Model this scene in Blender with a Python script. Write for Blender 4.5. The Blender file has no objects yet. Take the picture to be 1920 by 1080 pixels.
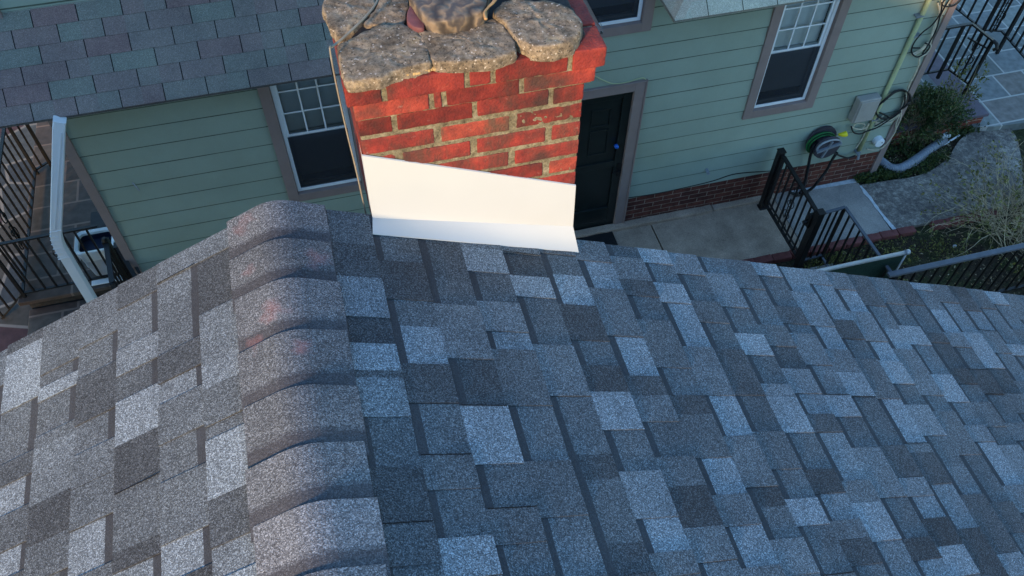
import bpy, bmesh, math, random
from mathutils import Vector, Matrix, noise
R = math.radians
random.seed(7)
sc = bpy.context.scene
C = sc.collection

# ------------------------------------------------------------------ camera
H = 7.3                      # drone height above the side yard
FPX = 1608.557               # focal length in pixels of a 1920 px wide picture
pit, yaw, rol = 0.92412066, 0.26562722, 0.01372288
fw = Vector((math.sin(yaw)*math.cos(pit), math.cos(yaw)*math.cos(pit), -math.sin(pit)))
rt0 = Vector((math.cos(yaw), -math.sin(yaw), 0))
up0 = rt0.cross(fw)
rt = rt0*math.cos(rol) + up0*math.sin(rol)
up = up0*math.cos(rol) - rt0*math.sin(rol)
CAM = Vector((0, 0, H))
cd = bpy.data.cameras.new('camera'); cam = bpy.data.objects.new('camera', cd); C.objects.link(cam)
cam.matrix_world = Matrix(((rt.x, up.x, -fw.x, 0), (rt.y, up.y, -fw.y, 0), (rt.z, up.z, -fw.z, H), (0, 0, 0, 1)))
cd.sensor_width = 36; cd.lens = 36*FPX/1920; cd.clip_start = .05; cd.clip_end = 500
sc.camera = cam

# ------------------------------------------------------------------ sky and sun
SUN_EL, SUN_AZ = 17.5, 38.0     # low sun from behind the drone, AZ degrees to its left
w = bpy.data.worlds.new('World'); sc.world = w; w.use_nodes = True
nt = w.node_tree; bg = nt.nodes['Background']
sky = nt.nodes.new('ShaderNodeTexSky'); sky.sky_type = 'NISHITA'; sky.sun_disc = False
sky.sun_elevation = R(SUN_EL); sky.sun_rotation = R(180+SUN_AZ); sky.altitude = 50
sky.air_density = 1.6; sky.dust_density = .1; sky.ozone_density = 3.0
tn_ = nt.nodes.new('ShaderNodeMix'); tn_.data_type = 'RGBA'; tn_.blend_type = 'MULTIPLY'; tn_.inputs[0].default_value = 1; tn_.inputs[7].default_value = (.80, 1.0, 1.22, 1)
nt.links.new(sky.outputs[0], tn_.inputs[6]); nt.links.new(tn_.outputs[2], bg.inputs[0]); bg.inputs[1].default_value = .15
sd = bpy.data.lights.new('sun', 'SUN'); sun = bpy.data.objects.new('sun', sd); C.objects.link(sun)
sd.energy = 3.1; sd.angle = R(6.0); sd.color = (1, .645, .315)
sdir = Vector((-math.sin(R(SUN_AZ))*math.cos(R(SUN_EL)), -math.cos(R(SUN_AZ))*math.cos(R(SUN_EL)), math.sin(R(SUN_EL))))
sun.rotation_euler = sdir.to_track_quat('Z', 'Y').to_euler()
sc.view_settings.view_transform = 'Standard'; sc.view_settings.look = 'None'
sc.view_settings.exposure = 1.36; sc.view_settings.gamma = 1

# ------------------------------------------------------------------ measuring helpers (photo px -> point on a real plane)
def ray(x, y):
    return rt*((x-960)/FPX) - up*((y-540)/FPX) + fw
def onplane(x, y, n, p0):
    d = ray(x, y); n = Vector(n); return CAM + d*((Vector(p0)-CAM).dot(n)/d.dot(n))
def G(x, y, z=0): return onplane(x, y, (0, 0, 1), (0, 0, z))
def PY(x, y, Y): return onplane(x, y, (0, 1, 0), (0, Y, 0))

# ------------------------------------------------------------------ materials
def mat(name, col, rough=.8, var=.12, scale=6., bump=.15, bscale=60., spec=.3, metal=0., tint=None, speck=0., spscale=300.):
    """base colour with large soft variation, fine speckle and a little bump"""
    m = bpy.data.materials.new(name); m.use_nodes = True; n = m.node_tree; N = n.nodes; L = n.links
    b = N['Principled BSDF']; b.inputs['Roughness'].default_value = rough; b.inputs['Metallic'].default_value = metal
    b.inputs['Specular IOR Level'].default_value = spec
    tc = N.new('ShaderNodeTexCoord')
    ns = N.new('ShaderNodeTexNoise'); ns.inputs['Scale'].default_value = scale; ns.inputs['Detail'].default_value = 6; ns.inputs['Roughness'].default_value = .65
    L.new(tc.outputs['Object'], ns.inputs['Vector'])
    rp = N.new('ShaderNodeValToRGB'); rp.color_ramp.elements[0].position = .3; rp.color_ramp.elements[1].position = .72
    c0 = [c*(1-var) for c in col]; c1 = [min(1, c*(1+var)) for c in (tint or col)]
    rp.color_ramp.elements[0].color = (*c0, 1); rp.color_ramp.elements[1].color = (*c1, 1)
    L.new(ns.outputs['Fac'], rp.inputs[0]); out = rp.outputs[0]
    n2 = N.new('ShaderNodeTexNoise'); n2.inputs['Scale'].default_value = bscale; n2.inputs['Detail'].default_value = 4
    L.new(tc.outputs['Object'], n2.inputs['Vector'])
    if speck:
        v = N.new('ShaderNodeTexVoronoi'); v.inputs['Scale'].default_value = spscale; L.new(tc.outputs['Object'], v.inputs['Vector'])
        sx = N.new('ShaderNodeSeparateColor'); L.new(v.outputs['Color'], sx.inputs[0])
        mr = N.new('ShaderNodeMapRange'); mr.inputs[3].default_value = 1-speck; mr.inputs[4].default_value = 1+speck
        L.new(sx.outputs[0], mr.inputs[0])
        mm = N.new('ShaderNodeVectorMath'); mm.operation = 'SCALE'; L.new(out, mm.inputs[0]); L.new(mr.outputs[0], mm.inputs['Scale']); out = mm.outputs[0]
    L.new(out, b.inputs['Base Color'])
    bp = N.new('ShaderNodeBump'); bp.inputs['Strength'].default_value = bump; bp.inputs['Distance'].default_value = .01
    L.new(n2.outputs['Fac'], bp.inputs['Height']); L.new(bp.outputs[0], b.inputs['Normal'])
    return m
def nd(m, t, **kw):
    x = m.node_tree.nodes.new(t)
    for k, v in kw.items():
        if k.startswith('i_'): x.inputs[k[2:].replace('_', ' ')].default_value = v
        else: setattr(x, k, v)
    return x
def ramp(m, pts, src=None, interp='LINEAR'):
    r = m.node_tree.nodes.new('ShaderNodeValToRGB'); cr = r.color_ramp; cr.interpolation = interp
    while len(cr.elements) > 1: cr.elements.remove(cr.elements[-1])
    cr.elements[0].position = pts[0][0]; cr.elements[0].color = (*pts[0][1], 1)
    for p, c in pts[1:]:
        e = cr.elements.new(p); e.color = (*c, 1)
    if src: m.node_tree.links.new(src, r.inputs[0])
    return r
def bare(name, rough=.85, spec=.3):
    m = bpy.data.materials.new(name); m.use_nodes = True
    b = m.node_tree.nodes['Principled BSDF']; b.inputs['Roughness'].default_value = rough; b.inputs['Specular IOR Level'].default_value = spec
    return m, b, m.node_tree.links.new
def mixc(m, a, b_, fac, mode='MIX'):
    x = m.node_tree.nodes.new('ShaderNodeMix'); x.data_type = 'RGBA'; x.blend_type = mode; L = m.node_tree.links
    for s, v in ((x.inputs[0], fac), (x.inputs[6], a), (x.inputs[7], b_)):
        if hasattr(v, 'default_value') or hasattr(v, 'is_linked'): L.new(v, s)
        elif isinstance(v, (int, float)): s.default_value = v
        else: s.default_value = (*v, 1)
    return x.outputs[2]

def shingle_mat(name, dark, mid, light, band, chalk=False, soft=0., vs=400.):
    """granule covered asphalt: tone of each tab comes from its own colour attribute, granules from tiny cells"""
    m, b, L = bare(name, .9, .25)
    at = nd(m, 'ShaderNodeAttribute', attribute_name='tone')
    sp = nd(m, 'ShaderNodeSeparateColor'); L(at.outputs['Color'], sp.inputs[0])
    tc = nd(m, 'ShaderNodeTexCoord')
    n1 = nd(m, 'ShaderNodeTexNoise', i_Scale=9., i_Detail=5.); L(tc.outputs['Object'], n1.inputs['Vector'])
    ad = nd(m, 'ShaderNodeMath', operation='MULTIPLY_ADD'); L(n1.outputs['Fac'], ad.inputs[0]); ad.inputs[1].default_value = .22
    s2 = nd(m, 'ShaderNodeMath', operation='SUBTRACT'); L(sp.outputs[0], s2.inputs[0]); s2.inputs[1].default_value = .11; L(s2.outputs[0], ad.inputs[2])
    r = ramp(m, [(0, dark), (.5, mid), (1, light)], ad.outputs[0])
    v1 = nd(m, 'ShaderNodeTexVoronoi', i_Scale=vs); L(tc.outputs['Object'], v1.inputs['Vector'])
    q = nd(m, 'ShaderNodeSeparateColor'); L(v1.outputs['Color'], q.inputs[0])
    gr = ramp(m, [(0, (.36, .36, .37)), (.3, (.66, .66, .66)), (.6, (1., 1., 1.)), (.8, (1.34, 1.34, 1.34)), (1, (2.3, 2.3, 2.3))], q.outputs[0])
    col = mixc(m, r.outputs[0], gr.outputs[0], 1.0-soft, 'MULTIPLY')
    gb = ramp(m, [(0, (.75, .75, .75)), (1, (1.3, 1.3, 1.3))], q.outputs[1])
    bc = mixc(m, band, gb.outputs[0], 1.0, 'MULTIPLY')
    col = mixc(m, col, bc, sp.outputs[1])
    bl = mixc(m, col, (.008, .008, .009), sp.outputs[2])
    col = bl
    if chalk:
        for c, rad in CHALK:
            sb = nd(m, 'ShaderNodeVectorMath', operation='DISTANCE'); L(tc.outputs['Object'], sb.inputs[0]); sb.inputs[1].default_value = c
            n3 = nd(m, 'ShaderNodeTexNoise', i_Scale=26., i_Detail=4.); L(tc.outputs['Object'], n3.inputs['Vector'])
            ma = nd(m, 'ShaderNodeMath', operation='MULTIPLY_ADD'); L(n3.outputs['Fac'], ma.inputs[0]); ma.inputs[1].default_value = .09; L(sb.outputs['Value'], ma.inputs[2])
            mp = nd(m, 'ShaderNodeMapRange'); mp.inputs[1].default_value = rad+.03; mp.inputs[2].default_value = .02; mp.inputs[4].default_value = .5; L(ma.outputs[0], mp.inputs[0])
            col = mixc(m, col, (.42, .16, .15), mp.outputs[0])
    nw = nd(m, 'ShaderNodeTexNoise', i_Scale=2.3, i_Detail=6., i_Roughness=.7); L(tc.outputs['Object'], nw.inputs['Vector'])
    rw = ramp(m, [(.32, (.80, .80, .81)), (.5, (1, 1, 1)), (.68, (1.18, 1.17, 1.14))], nw.outputs['Fac']); col = mixc(m, col, rw.outputs[0], 1., 'MULTIPLY')
    L(col, b.inputs['Base Color'])
    bp = nd(m, 'ShaderNodeBump', i_Strength=.55, i_Distance=.0015); L(v1.outputs['Distance'], bp.inputs['Height']); L(bp.outputs[0], b.inputs['Normal'])
    return m

# ------------------------------------------------------------------ object helpers
def tag(o, label, cat, group=None):
    o['label'] = label; o['category'] = cat
    if group: o['group'] = group
    return o
def empty(name, label, cat, loc=(0, 0, 0), group=None):
    o = bpy.data.objects.new(name, None); C.objects.link(o); o.location = loc; o.empty_display_size = .1
    return tag(o, label, cat, group)
bpyV = Vector
class MB:
    def __init__(s): s.v = []; s.f = []; s.c = []
    def quad(s, a, b, c, d, col=None):
        i = len(s.v); s.v += [tuple(a), tuple(b), tuple(c), tuple(d)]; s.f.append((i, i+1, i+2, i+3)); s.c.append(col)
    def tri(s, a, b, c, col=None):
        i = len(s.v); s.v += [tuple(a), tuple(b), tuple(c)]; s.f.append((i, i+1, i+2)); s.c.append(col)
    def box(s, x0, x1, y0, y1, z0, z1, M=None, col=None):
        p = [Vector((x, y, z)) for z in (z0, z1) for y in (y0, y1) for x in (x0, x1)]
        if M: p = [M @ q for q in p]
        i = len(s.v); s.v += [tuple(q) for q in p]
        for f in ((0, 2, 3, 1), (4, 5, 7, 6), (0, 1, 5, 4), (2, 6, 7, 3), (0, 4, 6, 2), (1, 3, 7, 5)):
            s.f.append(tuple(i+k for k in f)); s.c.append(col)
    def bar(s, a, b, r, r2=None, upv=(0, 0, 1)):
        """square bar a->b"""
        a = Vector(a); b = Vector(b); d = (b-a); ln = d.length
        if ln < 1e-6: return
        d.normalize(); u = Vector(upv)
        if abs(d.dot(u)) > .98: u = Vector((1, 0, 0))
        x = d.cross(u).normalized(); y = x.cross(d); r2 = r2 or r
        i = len(s.v)
        for p in (a, b):
            for sx, sy in ((-1, -1), (1, -1), (1, 1), (-1, 1)): s.v.append(tuple(p + x*r*sx + y*r2*sy))
        for f in ((3, 2, 1, 0), (4, 5, 6, 7), (0, 1, 5, 4), (1, 2, 6, 5), (2, 3, 7, 6), (3, 0, 4, 7)):
            s.f.append(tuple(i+k for k in f)); s.c.append(None)
    def tube(s, pts, rad, n=8, cap=True, ell=None):
        pts = [Vector(p) for p in pts]; m = len(pts)
        rr = rad if hasattr(rad, '__len__') else [rad]*m
        i0 = len(s.v); prev = None
        for k, p in enumerate(pts):
            t = (pts[min(k+1, m-1)] - pts[max(k-1, 0)])
            if t.length < 1e-9: t = Vector((0, 0, 1))
            t.normalize()
            if prev is None:
                u = Vector((0, 0, 1)) if abs(t.z) < .9 else Vector((1, 0, 0)); x = t.cross(u).normalized()
            else:
                x = (prev - t*prev.dot(t))
                x = x.normalized() if x.length > 1e-6 else t.orthogonal().normalized()
            prev = x; y = t.cross(x)
            for j in range(n):
                a = 2*math.pi*j/n; s.v.append(tuple(p + x*math.cos(a)*rr[k] + y*math.sin(a)*rr[k]*(ell or 1)))
        for k in range(m-1):
            for j in range(n):
                a = i0+k*n+j; b = i0+k*n+(j+1) % n; s.f.append((a, b, b+n, a+n)); s.c.append(None)
        if cap:
            s.f.append(tuple(i0+j for j in reversed(range(n)))); s.c.append(None)
            s.f.append(tuple(i0+(m-1)*n+j for j in range(n))); s.c.append(None)
    def poly(s, pts, z0, z1):
        n = len(pts); i = len(s.v)
        s.v += [(p[0], p[1], z0) for p in pts] + [(p[0], p[1], z1) for p in pts]
        s.f.append(tuple(i+n+k for k in range(n))); s.c.append(None); s.f.append(tuple(i+k for k in reversed(range(n)))); s.c.append(None)
        for k in range(n):
            a = k; b = (k+1) % n; s.f.append((i+a, i+b, i+n+b, i+n+a)); s.c.append(None)
    def rbox(s, x0, x1, y0, y1, z0, z1, r=.004, cell=.012, amp=.0015, seed=0, fr=40, col=None):
        """box with rounded edges and a rough, uneven skin"""
        mn = Vector((x0, y0, z0)); mx = Vector((x1, y1, z1)); dim = mx-mn
        nn = [max(3, int(round(dim[k]/cell))) for k in range(3)]
        def g(k):
            L_ = dim[k]; inner = [r + (L_-2*r)*i/(nn[k]) for i in range(nn[k]+1)]
            return [0, r*.4] + inner + [L_-r*.4, L_]
        gs = [g(k) for k in range(3)]; lo = mn + Vector((r,)*3); hi = mx - Vector((r,)*3)
        sd_ = Vector((seed*7.13, seed*3.7, seed*1.9))
        for ax in range(3):
            a1, a2 = [(1, 2), (2, 0), (0, 1)][ax]
            for side in (0, 1):
                i0 = len(s.v); na = len(gs[a1]); nb = len(gs[a2])
                for u in gs[a1]:
                    for v in gs[a2]:
                        p = Vector((0, 0, 0)); p[ax] = dim[ax]*side; p[a1] = u; p[a2] = v; p += mn
                        q = Vector((min(max(p.x, lo.x), hi.x), min(max(p.y, lo.y), hi.y), min(max(p.z, lo.z), hi.z)))
                        d = p-q
                        if d.length > 1e-9: d.normalize()
                        p = q + d*r
                        if amp:
                            h = noise.noise((p+sd_)*fr)*amp + noise.noise((p+sd_)*fr*3)*amp*.5
                            p = p + d*h
                        s.v.append(tuple(p))
                for i in range(na-1):
                    for j in range(nb-1):
                        a = i0+i*nb+j; f = (a, a+nb, a+nb+1, a+1)
                        s.f.append(f if side else f[::-1]); s.c.append(col)
    def build(s, name, m, parent=None, smooth=False, kind=None, bevel=0, attr='tone', weld=False):
        me = bpy.data.meshes.new(name); me.from_pydata(s.v, [], s.f)
        for mm in (m if isinstance(m, (list, tuple)) else [m]): me.materials.append(mm)
        if any(c is not None for c in s.c):
            ca = me.color_attributes.new(attr, 'FLOAT_COLOR', 'CORNER'); k = 0
            for f, c in zip(s.f, s.c):
                for _ in f:
                    ca.data[k].color = (*(c or (0.5, 0, 0)), 1); k += 1
        if smooth: me.polygons.foreach_set('use_smooth', [True]*len(me.polygons))
        me.update(); o = bpy.data.objects.new(name, me); C.objects.link(o)
        if weld:
            bm = bmesh.new(); bm.from_mesh(me); bmesh.ops.remove_doubles(bm, verts=bm.verts, dist=1e-5); bm.to_mesh(me); bm.free()
        if parent:
            o.parent = parent; wl = Vector(); q = parent
            while q: wl += q.location; q = q.parent
            o.location = -wl
        if bevel:
            bv = o.modifiers.new('bevel', 'BEVEL'); bv.width = bevel; bv.segments = 2; bv.limit_method = 'ANGLE'
        if kind: o['kind'] = kind
        return o
def smooth_path(pts, n=6):
    pts = [Vector(p) for p in pts]; out = []
    for i in range(len(pts)-1):
        p0 = pts[max(i-1, 0)]; p1 = pts[i]; p2 = pts[i+1]; p3 = pts[min(i+2, len(pts)-1)]
        for k in range(n):
            t = k/n
            out.append(.5*((2*p1)+(p2-p0)*t+(2*p0-5*p1+4*p2-p3)*t*t+(3*p1-p0-3*p2+p3)*t**3))
    out.append(pts[-1]); return out

# ================================================================== MATERIALS
T = .467; cs = 1/math.sqrt(1+T*T); sn = T*cs
ZR = H-1.94; ZL = H-1.727; XR = -.228; ZRIDGE = ZR - T*XR
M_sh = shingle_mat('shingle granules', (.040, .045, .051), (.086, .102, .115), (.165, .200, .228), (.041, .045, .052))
CHALK = []
for (x, y), rad in (((465, 428), .055), ((592, 490), .06), ((478, 515), .05), ((520, 588), .06), ((485, 650), .05), ((560, 660), .05)):
    sgn = 1 if x > 540 else -1
    CHALK.append((tuple(onplane(x, y, (T*sgn, 0, 1), (XR, 0, ZRIDGE))), rad))
M_cap = shingle_mat('ridge cap granules', (.05, .053, .058), (.100, .110, .120), (.175, .185, .20), (.038, .036, .041), chalk=True)
M_white = mat('white painted aluminium', (.43, .475, .50), .5, .02, 3, .03, 20, .5)
M_fascia = mat('white rake trim', (.6, .6, .6), .6)
def brick_mat():
    m, b, L = bare('red chimney brick', .8, .3)
    tc = nd(m, 'ShaderNodeTexCoord')
    n1 = nd(m, 'ShaderNodeTexNoise', i_Scale=16., i_Detail=8., i_Roughness=.7); L(tc.outputs['Object'], n1.inputs['Vector'])
    r = ramp(m, [(.30, (.08, .015, .015)), (.44, (.17, .024, .021)), (.6, (.255, .034, .026)), (.8, (.31, .075, .055))], n1.outputs['Fac'])
    n2 = nd(m, 'ShaderNodeTexNoise', i_Scale=7., i_Detail=5.); L(tc.outputs['Object'], n2.inputs['Vector'])
    k = ramp(m, [(.50, (0, 0, 0)), (.68, (.85, .85, .85))], n2.outputs['Fac'])
    c = mixc(m, r.outputs[0], (.035, .024, .022), k.outputs[0])
    mpp = nd(m, 'ShaderNodeMapping'); L(tc.outputs['Object'], mpp.inputs[0]); mpp.inputs['Scale'].default_value = (1, 1, .35)
    n5 = nd(m, 'ShaderNodeTexNoise', i_Scale=11., i_Detail=6., i_Roughness=.7); L(mpp.outputs[0], n5.inputs['Vector'])
    k5 = ramp(m, [(.50, (0, 0, 0)), (.66, (.8, .8, .8))], n5.outputs['Fac']); c = mixc(m, c, (.06, .032, .026), k5.outputs[0])
    n3 = nd(m, 'ShaderNodeTexNoise', i_Scale=38., i_Detail=8., i_Roughness=.8); L(tc.outputs['Object'], n3.inputs['Vector'])
    k3 = ramp(m, [(.61, (0, 0, 0)), (.75, (.4, .4, .4))], n3.outputs['Fac'])
    c = mixc(m, c, (.48, .40, .36), k3.outputs[0])
    at = nd(m, 'ShaderNodeAttribute', attribute_name='tone'); q = nd(m, 'ShaderNodeSeparateColor'); L(at.outputs['Color'], q.inputs[0])
    tr_ = ramp(m, [(0, (.52, .48, .5)), (.5, (1, 1, 1)), (1, (1.2, 1.7, 1.4))], q.outputs[0])
    c = mixc(m, c, tr_.outputs[0], 1., 'MULTIPLY')
    L(c, b.inputs['Base Color'])
    n4 = nd(m, 'ShaderNodeTexNoise', i_Scale=140., i_Detail=6.); L(tc.outputs['Object'], n4.inputs['Vector'])
    bp = nd(m, 'ShaderNodeBump', i_Strength=.9, i_Distance=.004); L(n4.outputs['Fac'], bp.inputs['Height']); L(bp.outputs[0], b.inputs['Normal'])
    return m
M_brick = brick_mat()
def stone_mat(name, cols, sc1=26., dots=True):
    m, b, L = bare(name, .92, .2)
    tc = nd(m, 'ShaderNodeTexCoord')
    n1 = nd(m, 'ShaderNodeTexNoise', i_Scale=sc1*.6, i_Detail=7., i_Roughness=.7); L(tc.outputs['Object'], n1.inputs['Vector'])
    r1 = ramp(m, [(.35, cols[0]), (.55, cols[1]), (.72, cols[2])], n1.outputs['Fac'])
    n2 = nd(m, 'ShaderNodeTexNoise', i_Scale=62., i_Detail=10., i_Roughness=.82); L(tc.outputs['Object'], n2.inputs['Vector'])
    r2 = ramp(m, [(.36, (.3, .28, .26)), (.46, (.75, .74, .72)), (.56, (1.15, 1.15, 1.15)), (.68, (1.55, 1.55, 1.5))], n2.outputs['Fac'])
    c = mixc(m, r1.outputs[0], r2.outputs[0], 1., 'MULTIPLY')
    if dots:
        v = nd(m, 'ShaderNodeTexVoronoi', i_Scale=260.); L(tc.outputs['Object'], v.inputs['Vector'])
        q = nd(m, 'ShaderNodeSeparateColor'); L(v.outputs['Color'], q.inputs[0])
        k = ramp(m, [(.975, (0, 0, 0)), (.985, (.6, .6, .6))], q.outputs[0]); c = mixc(m, c, (.6, .56, .5), k.outputs[0])
        k = ramp(m, [(.025, (.8, .8, .8)), (.04, (0, 0, 0))], q.outputs[1]); c = mixc(m, c, (.03, .028, .025), k.outputs[0])
    L(c, b.inputs['Base Color'])
    bp = nd(m, 'ShaderNodeBump', i_Strength=.9, i_Distance=.006); L(n2.outputs['Fac'], bp.inputs['Height']); L(bp.outputs[0], b.inputs['Normal'])
    return m
M_stone = stone_mat('pitted cap stone', ((.105, .085, .062), (.235, .195, .145), (.34, .27, .165)))
M_mortar = stone_mat('olive grey mortar', ((.12, .105, .07), (.20, .18, .12), (.31, .285, .22)), dots=False)
def swirl_mat():
    m, b, L = bare('smeared cement', .6, .4)
    tc = nd(m, 'ShaderNodeTexCoord')
    wv = nd(m, 'ShaderNodeTexWave', i_Scale=3.2, i_Distortion=14., i_Detail=4.); wv.inputs['Detail Scale'].default_value = 2.
    L(tc.outputs['Object'], wv.inputs['Vector'])
    r = ramp(m, [(0, (.035, .028, .024)), (.4, (.10, .08, .06)), (.8, (.17, .13, .09)), (1, (.06, .05, .045))], wv.outputs['Fac'])
    L(r.outputs[0], b.inputs['Base Color'])
    bp = nd(m, 'ShaderNodeBump', i_Strength=.5, i_Distance=.01); L(wv.outputs['Fac'], bp.inputs['Height']); L(bp.outputs[0], b.inputs['Normal'])
    return m
M_swirl = swirl_mat()
M_clay = mat('purple clay tile', (.12, .045, .05), .6, .3)
M_soot = mat('soot and grit', (.035, .03, .028), .9, .5, 20, .5, 60)
M_rust = mat('lichen rust crust', (.35, .25, .12), .9, .4, 20)
M_vine = mat('dry vine', (.36, .22, .10), .8, .3, 30)
M_wire = mat('grey cable', (.19, .175, .14), .7, .2, 20)
M_siding = mat('sage green lap siding', (.285, .345, .275), .6, .12, 1.3, .12, 240, .35, tint=(.275, .335, .28), speck=.05, spscale=420)
M_lapshade = mat('painted lap shadow green', (.085, .11, .085), .9, .3, 8)  # dark green that paints the contact shadow below each siding lap
M_trim = mat('mauve grey trim', (.25, .19, .175), .65, .1, 5, .1, 90)
M_sash = mat('white vinyl sash', (.72, .74, .76), .4, .04, 6, .03)
M_black = mat('black painted iron', (.011, .010, .010), .45, .25, 20, .25, 120, .35)
M_door = mat('dark green door', (.010, .014, .013), .3, .3, 8, .05, 60, .5)
M_dark = mat('dark interior', (.012, .013, .015), .9)
M_blind = mat('window blind', (.75, .77, .78), .7, .05)
def glass_mat(name, tint, gloss=.9, screen=0.):
    m = bpy.data.materials.new(name); m.use_nodes = True; N = m.node_tree.nodes; L = m.node_tree.links
    N.remove(N['Principled BSDF']); o = N['Material Output']
    t = N.new('ShaderNodeBsdfTransparent'); t.inputs[0].default_value = (*tint, 1)
    g = N.new('ShaderNodeBsdfGlossy'); g.inputs['Roughness'].default_value = .03 if not screen else .35; g.inputs[0].default_value = (gloss, gloss, gloss, 1)
    f = N.new('ShaderNodeFresnel'); f.inputs[0].default_value = 1.5
    if screen:
        df = N.new('ShaderNodeBsdfDiffuse'); df.inputs[0].default_value = (.045, .05, .06, 1); x0 = N.new('ShaderNodeMixShader'); x0.inputs[0].default_value = .55
        L.new(t.outputs[0], x0.inputs[1]); L.new(df.outputs[0], x0.inputs[2]); t = x0
    x = N.new('ShaderNodeMixShader'); L.new(f.outputs[0], x.inputs[0]); L.new(t.outputs[0], x.inputs[1]); L.new(g.outputs[0], x.inputs[2])
    L.new(x.outputs[0], o.inputs[0]); return m
M_glass = glass_mat('window glass', (.75, .8, .8))
M_screen = glass_mat('insect screen', (.45, .47, .5), .2, 1)
def brickwall_mat(name, c1, c2, mort, axis='xz', bw=.215, bh=.0683, off=(0, 0), msize=.009):
    m, b, L = bare(name, .88, .2)
    tc = nd(m, 'ShaderNodeTexCoord'); sp = nd(m, 'ShaderNodeSeparateXYZ'); L(tc.outputs['Object'], sp.inputs[0])
    cb = nd(m, 'ShaderNodeCombineXYZ')
    u = nd(m, 'ShaderNodeMath', operation='ADD'); L(sp.outputs['XYZ'.index(axis[0].upper())], u.inputs[0]); u.inputs[1].default_value = off[0]
    v = nd(m, 'ShaderNodeMath', operation='ADD'); L(sp.outputs['XYZ'.index(axis[1].upper())], v.inputs[0]); v.inputs[1].default_value = off[1]
    L(u.outputs[0], cb.inputs[0]); L(v.outputs[0], cb.inputs[1])
    nz = nd(m, 'ShaderNodeTexNoise', i_Scale=30., i_Detail=3.); L(tc.outputs['Object'], nz.inputs['Vector'])
    sv = nd(m, 'ShaderNodeVectorMath', operation='SCALE'); sv.inputs['Scale'].default_value = .008; L(nz.outputs['Color'], sv.inputs[0])
    av = nd(m, 'ShaderNodeVectorMath', operation='ADD'); L(cb.outputs[0], av.inputs[0]); L(sv.outputs[0], av.inputs[1])
    bt = nd(m, 'ShaderNodeTexBrick'); L(av.outputs[0], bt.inputs['Vector'])
    bt.inputs['Scale'].default_value = 1; bt.inputs['Brick Width'].default_value = bw; bt.inputs['Row Height'].default_value = bh
    bt.inputs['Mortar Size'].default_value = msize/2; bt.inputs['Mortar Smooth'].default_value = .3; bt.inputs['Bias'].default_value = 0
    bt.inputs['Color1'].default_value = (*c1, 1); bt.inputs['Color2'].default_value = (*c2, 1); bt.inputs['Mortar'].default_value = (*mort, 1)
    n1 = nd(m, 'ShaderNodeTexNoise', i_Scale=14., i_Detail=7., i_Roughness=.7); L(tc.outputs['Object'], n1.inputs['Vector'])
    r = ramp(m, [(.3, (.6, .6, .6)), (.7, (1.35, 1.35, 1.35))], n1.outputs['Fac'])
    c = mixc(m, bt.outputs['Color'], r.outputs[0], 1., 'MULTIPLY'); L(c, b.inputs['Base Color'])
    bp = nd(m, 'ShaderNodeBump', i_Strength=.7, i_Distance=.006, invert=True); L(bt.outputs['Fac'], bp.inputs['Height']); L(bp.outputs[0], b.inputs['Normal'])
    return m
M_found = brickwall_mat('brown foundation brick', (.145, .048, .034), (.085, .030, .024), (.26, .20, .16))
M_found_y = brickwall_mat('brown brick side', (.10, .036, .027), (.06, .023, .02), (.18, .14, .115), axis='yz')
M_fronthouse = mat('pale stucco wall', (.45, .42, .36), .9, .1, 3, .3, 40)
M_conc = mat('worn concrete', (.37, .275, .205), .92, .3, 3.2, .3, 150, .2, speck=.22, spscale=160)
M_conc2 = mat('pale washed concrete', (.28, .26, .24), .92, .25, 2.6, .3, 150, .2, tint=(.33, .29, .25), speck=.18, spscale=160)
def agg_mat():
    m, b, L = bare('weathered aggregate', .93, .2)
    tc = nd(m, 'ShaderNodeTexCoord')
    n1 = nd(m, 'ShaderNodeTexNoise', i_Scale=13., i_Detail=9., i_Roughness=.85); L(tc.outputs['Object'], n1.inputs['Vector'])
    n2 = nd(m, 'ShaderNodeTexNoise', i_Scale=2.2, i_Detail=3.); L(tc.outputs['Object'], n2.inputs['Vector'])
    r = ramp(m, [(.38, (.085, .075, .07)), (.5, (.18, .155, .135)), (.62, (.40, .35, .29))], n1.outputs['Fac'])
    r2 = ramp(m, [(.35, (.7, .68, .68)), (.65, (1.15, 1.15, 1.12))], n2.outputs['Fac'])
    L(mixc(m, r.outputs[0], r2.outputs[0], 1., 'MULTIPLY'), b.inputs['Base Color'])
    bp = nd(m, 'ShaderNodeBump', i_Strength=.6, i_Distance=.008); L(n1.outputs['Fac'], bp.inputs['Height']); L(bp.outputs[0], b.inputs['Normal'])
    return m
M_agg = agg_mat()
M_chalkline = mat('pale cement line', (.5, .52, .53), .9, .25, 20)
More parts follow.
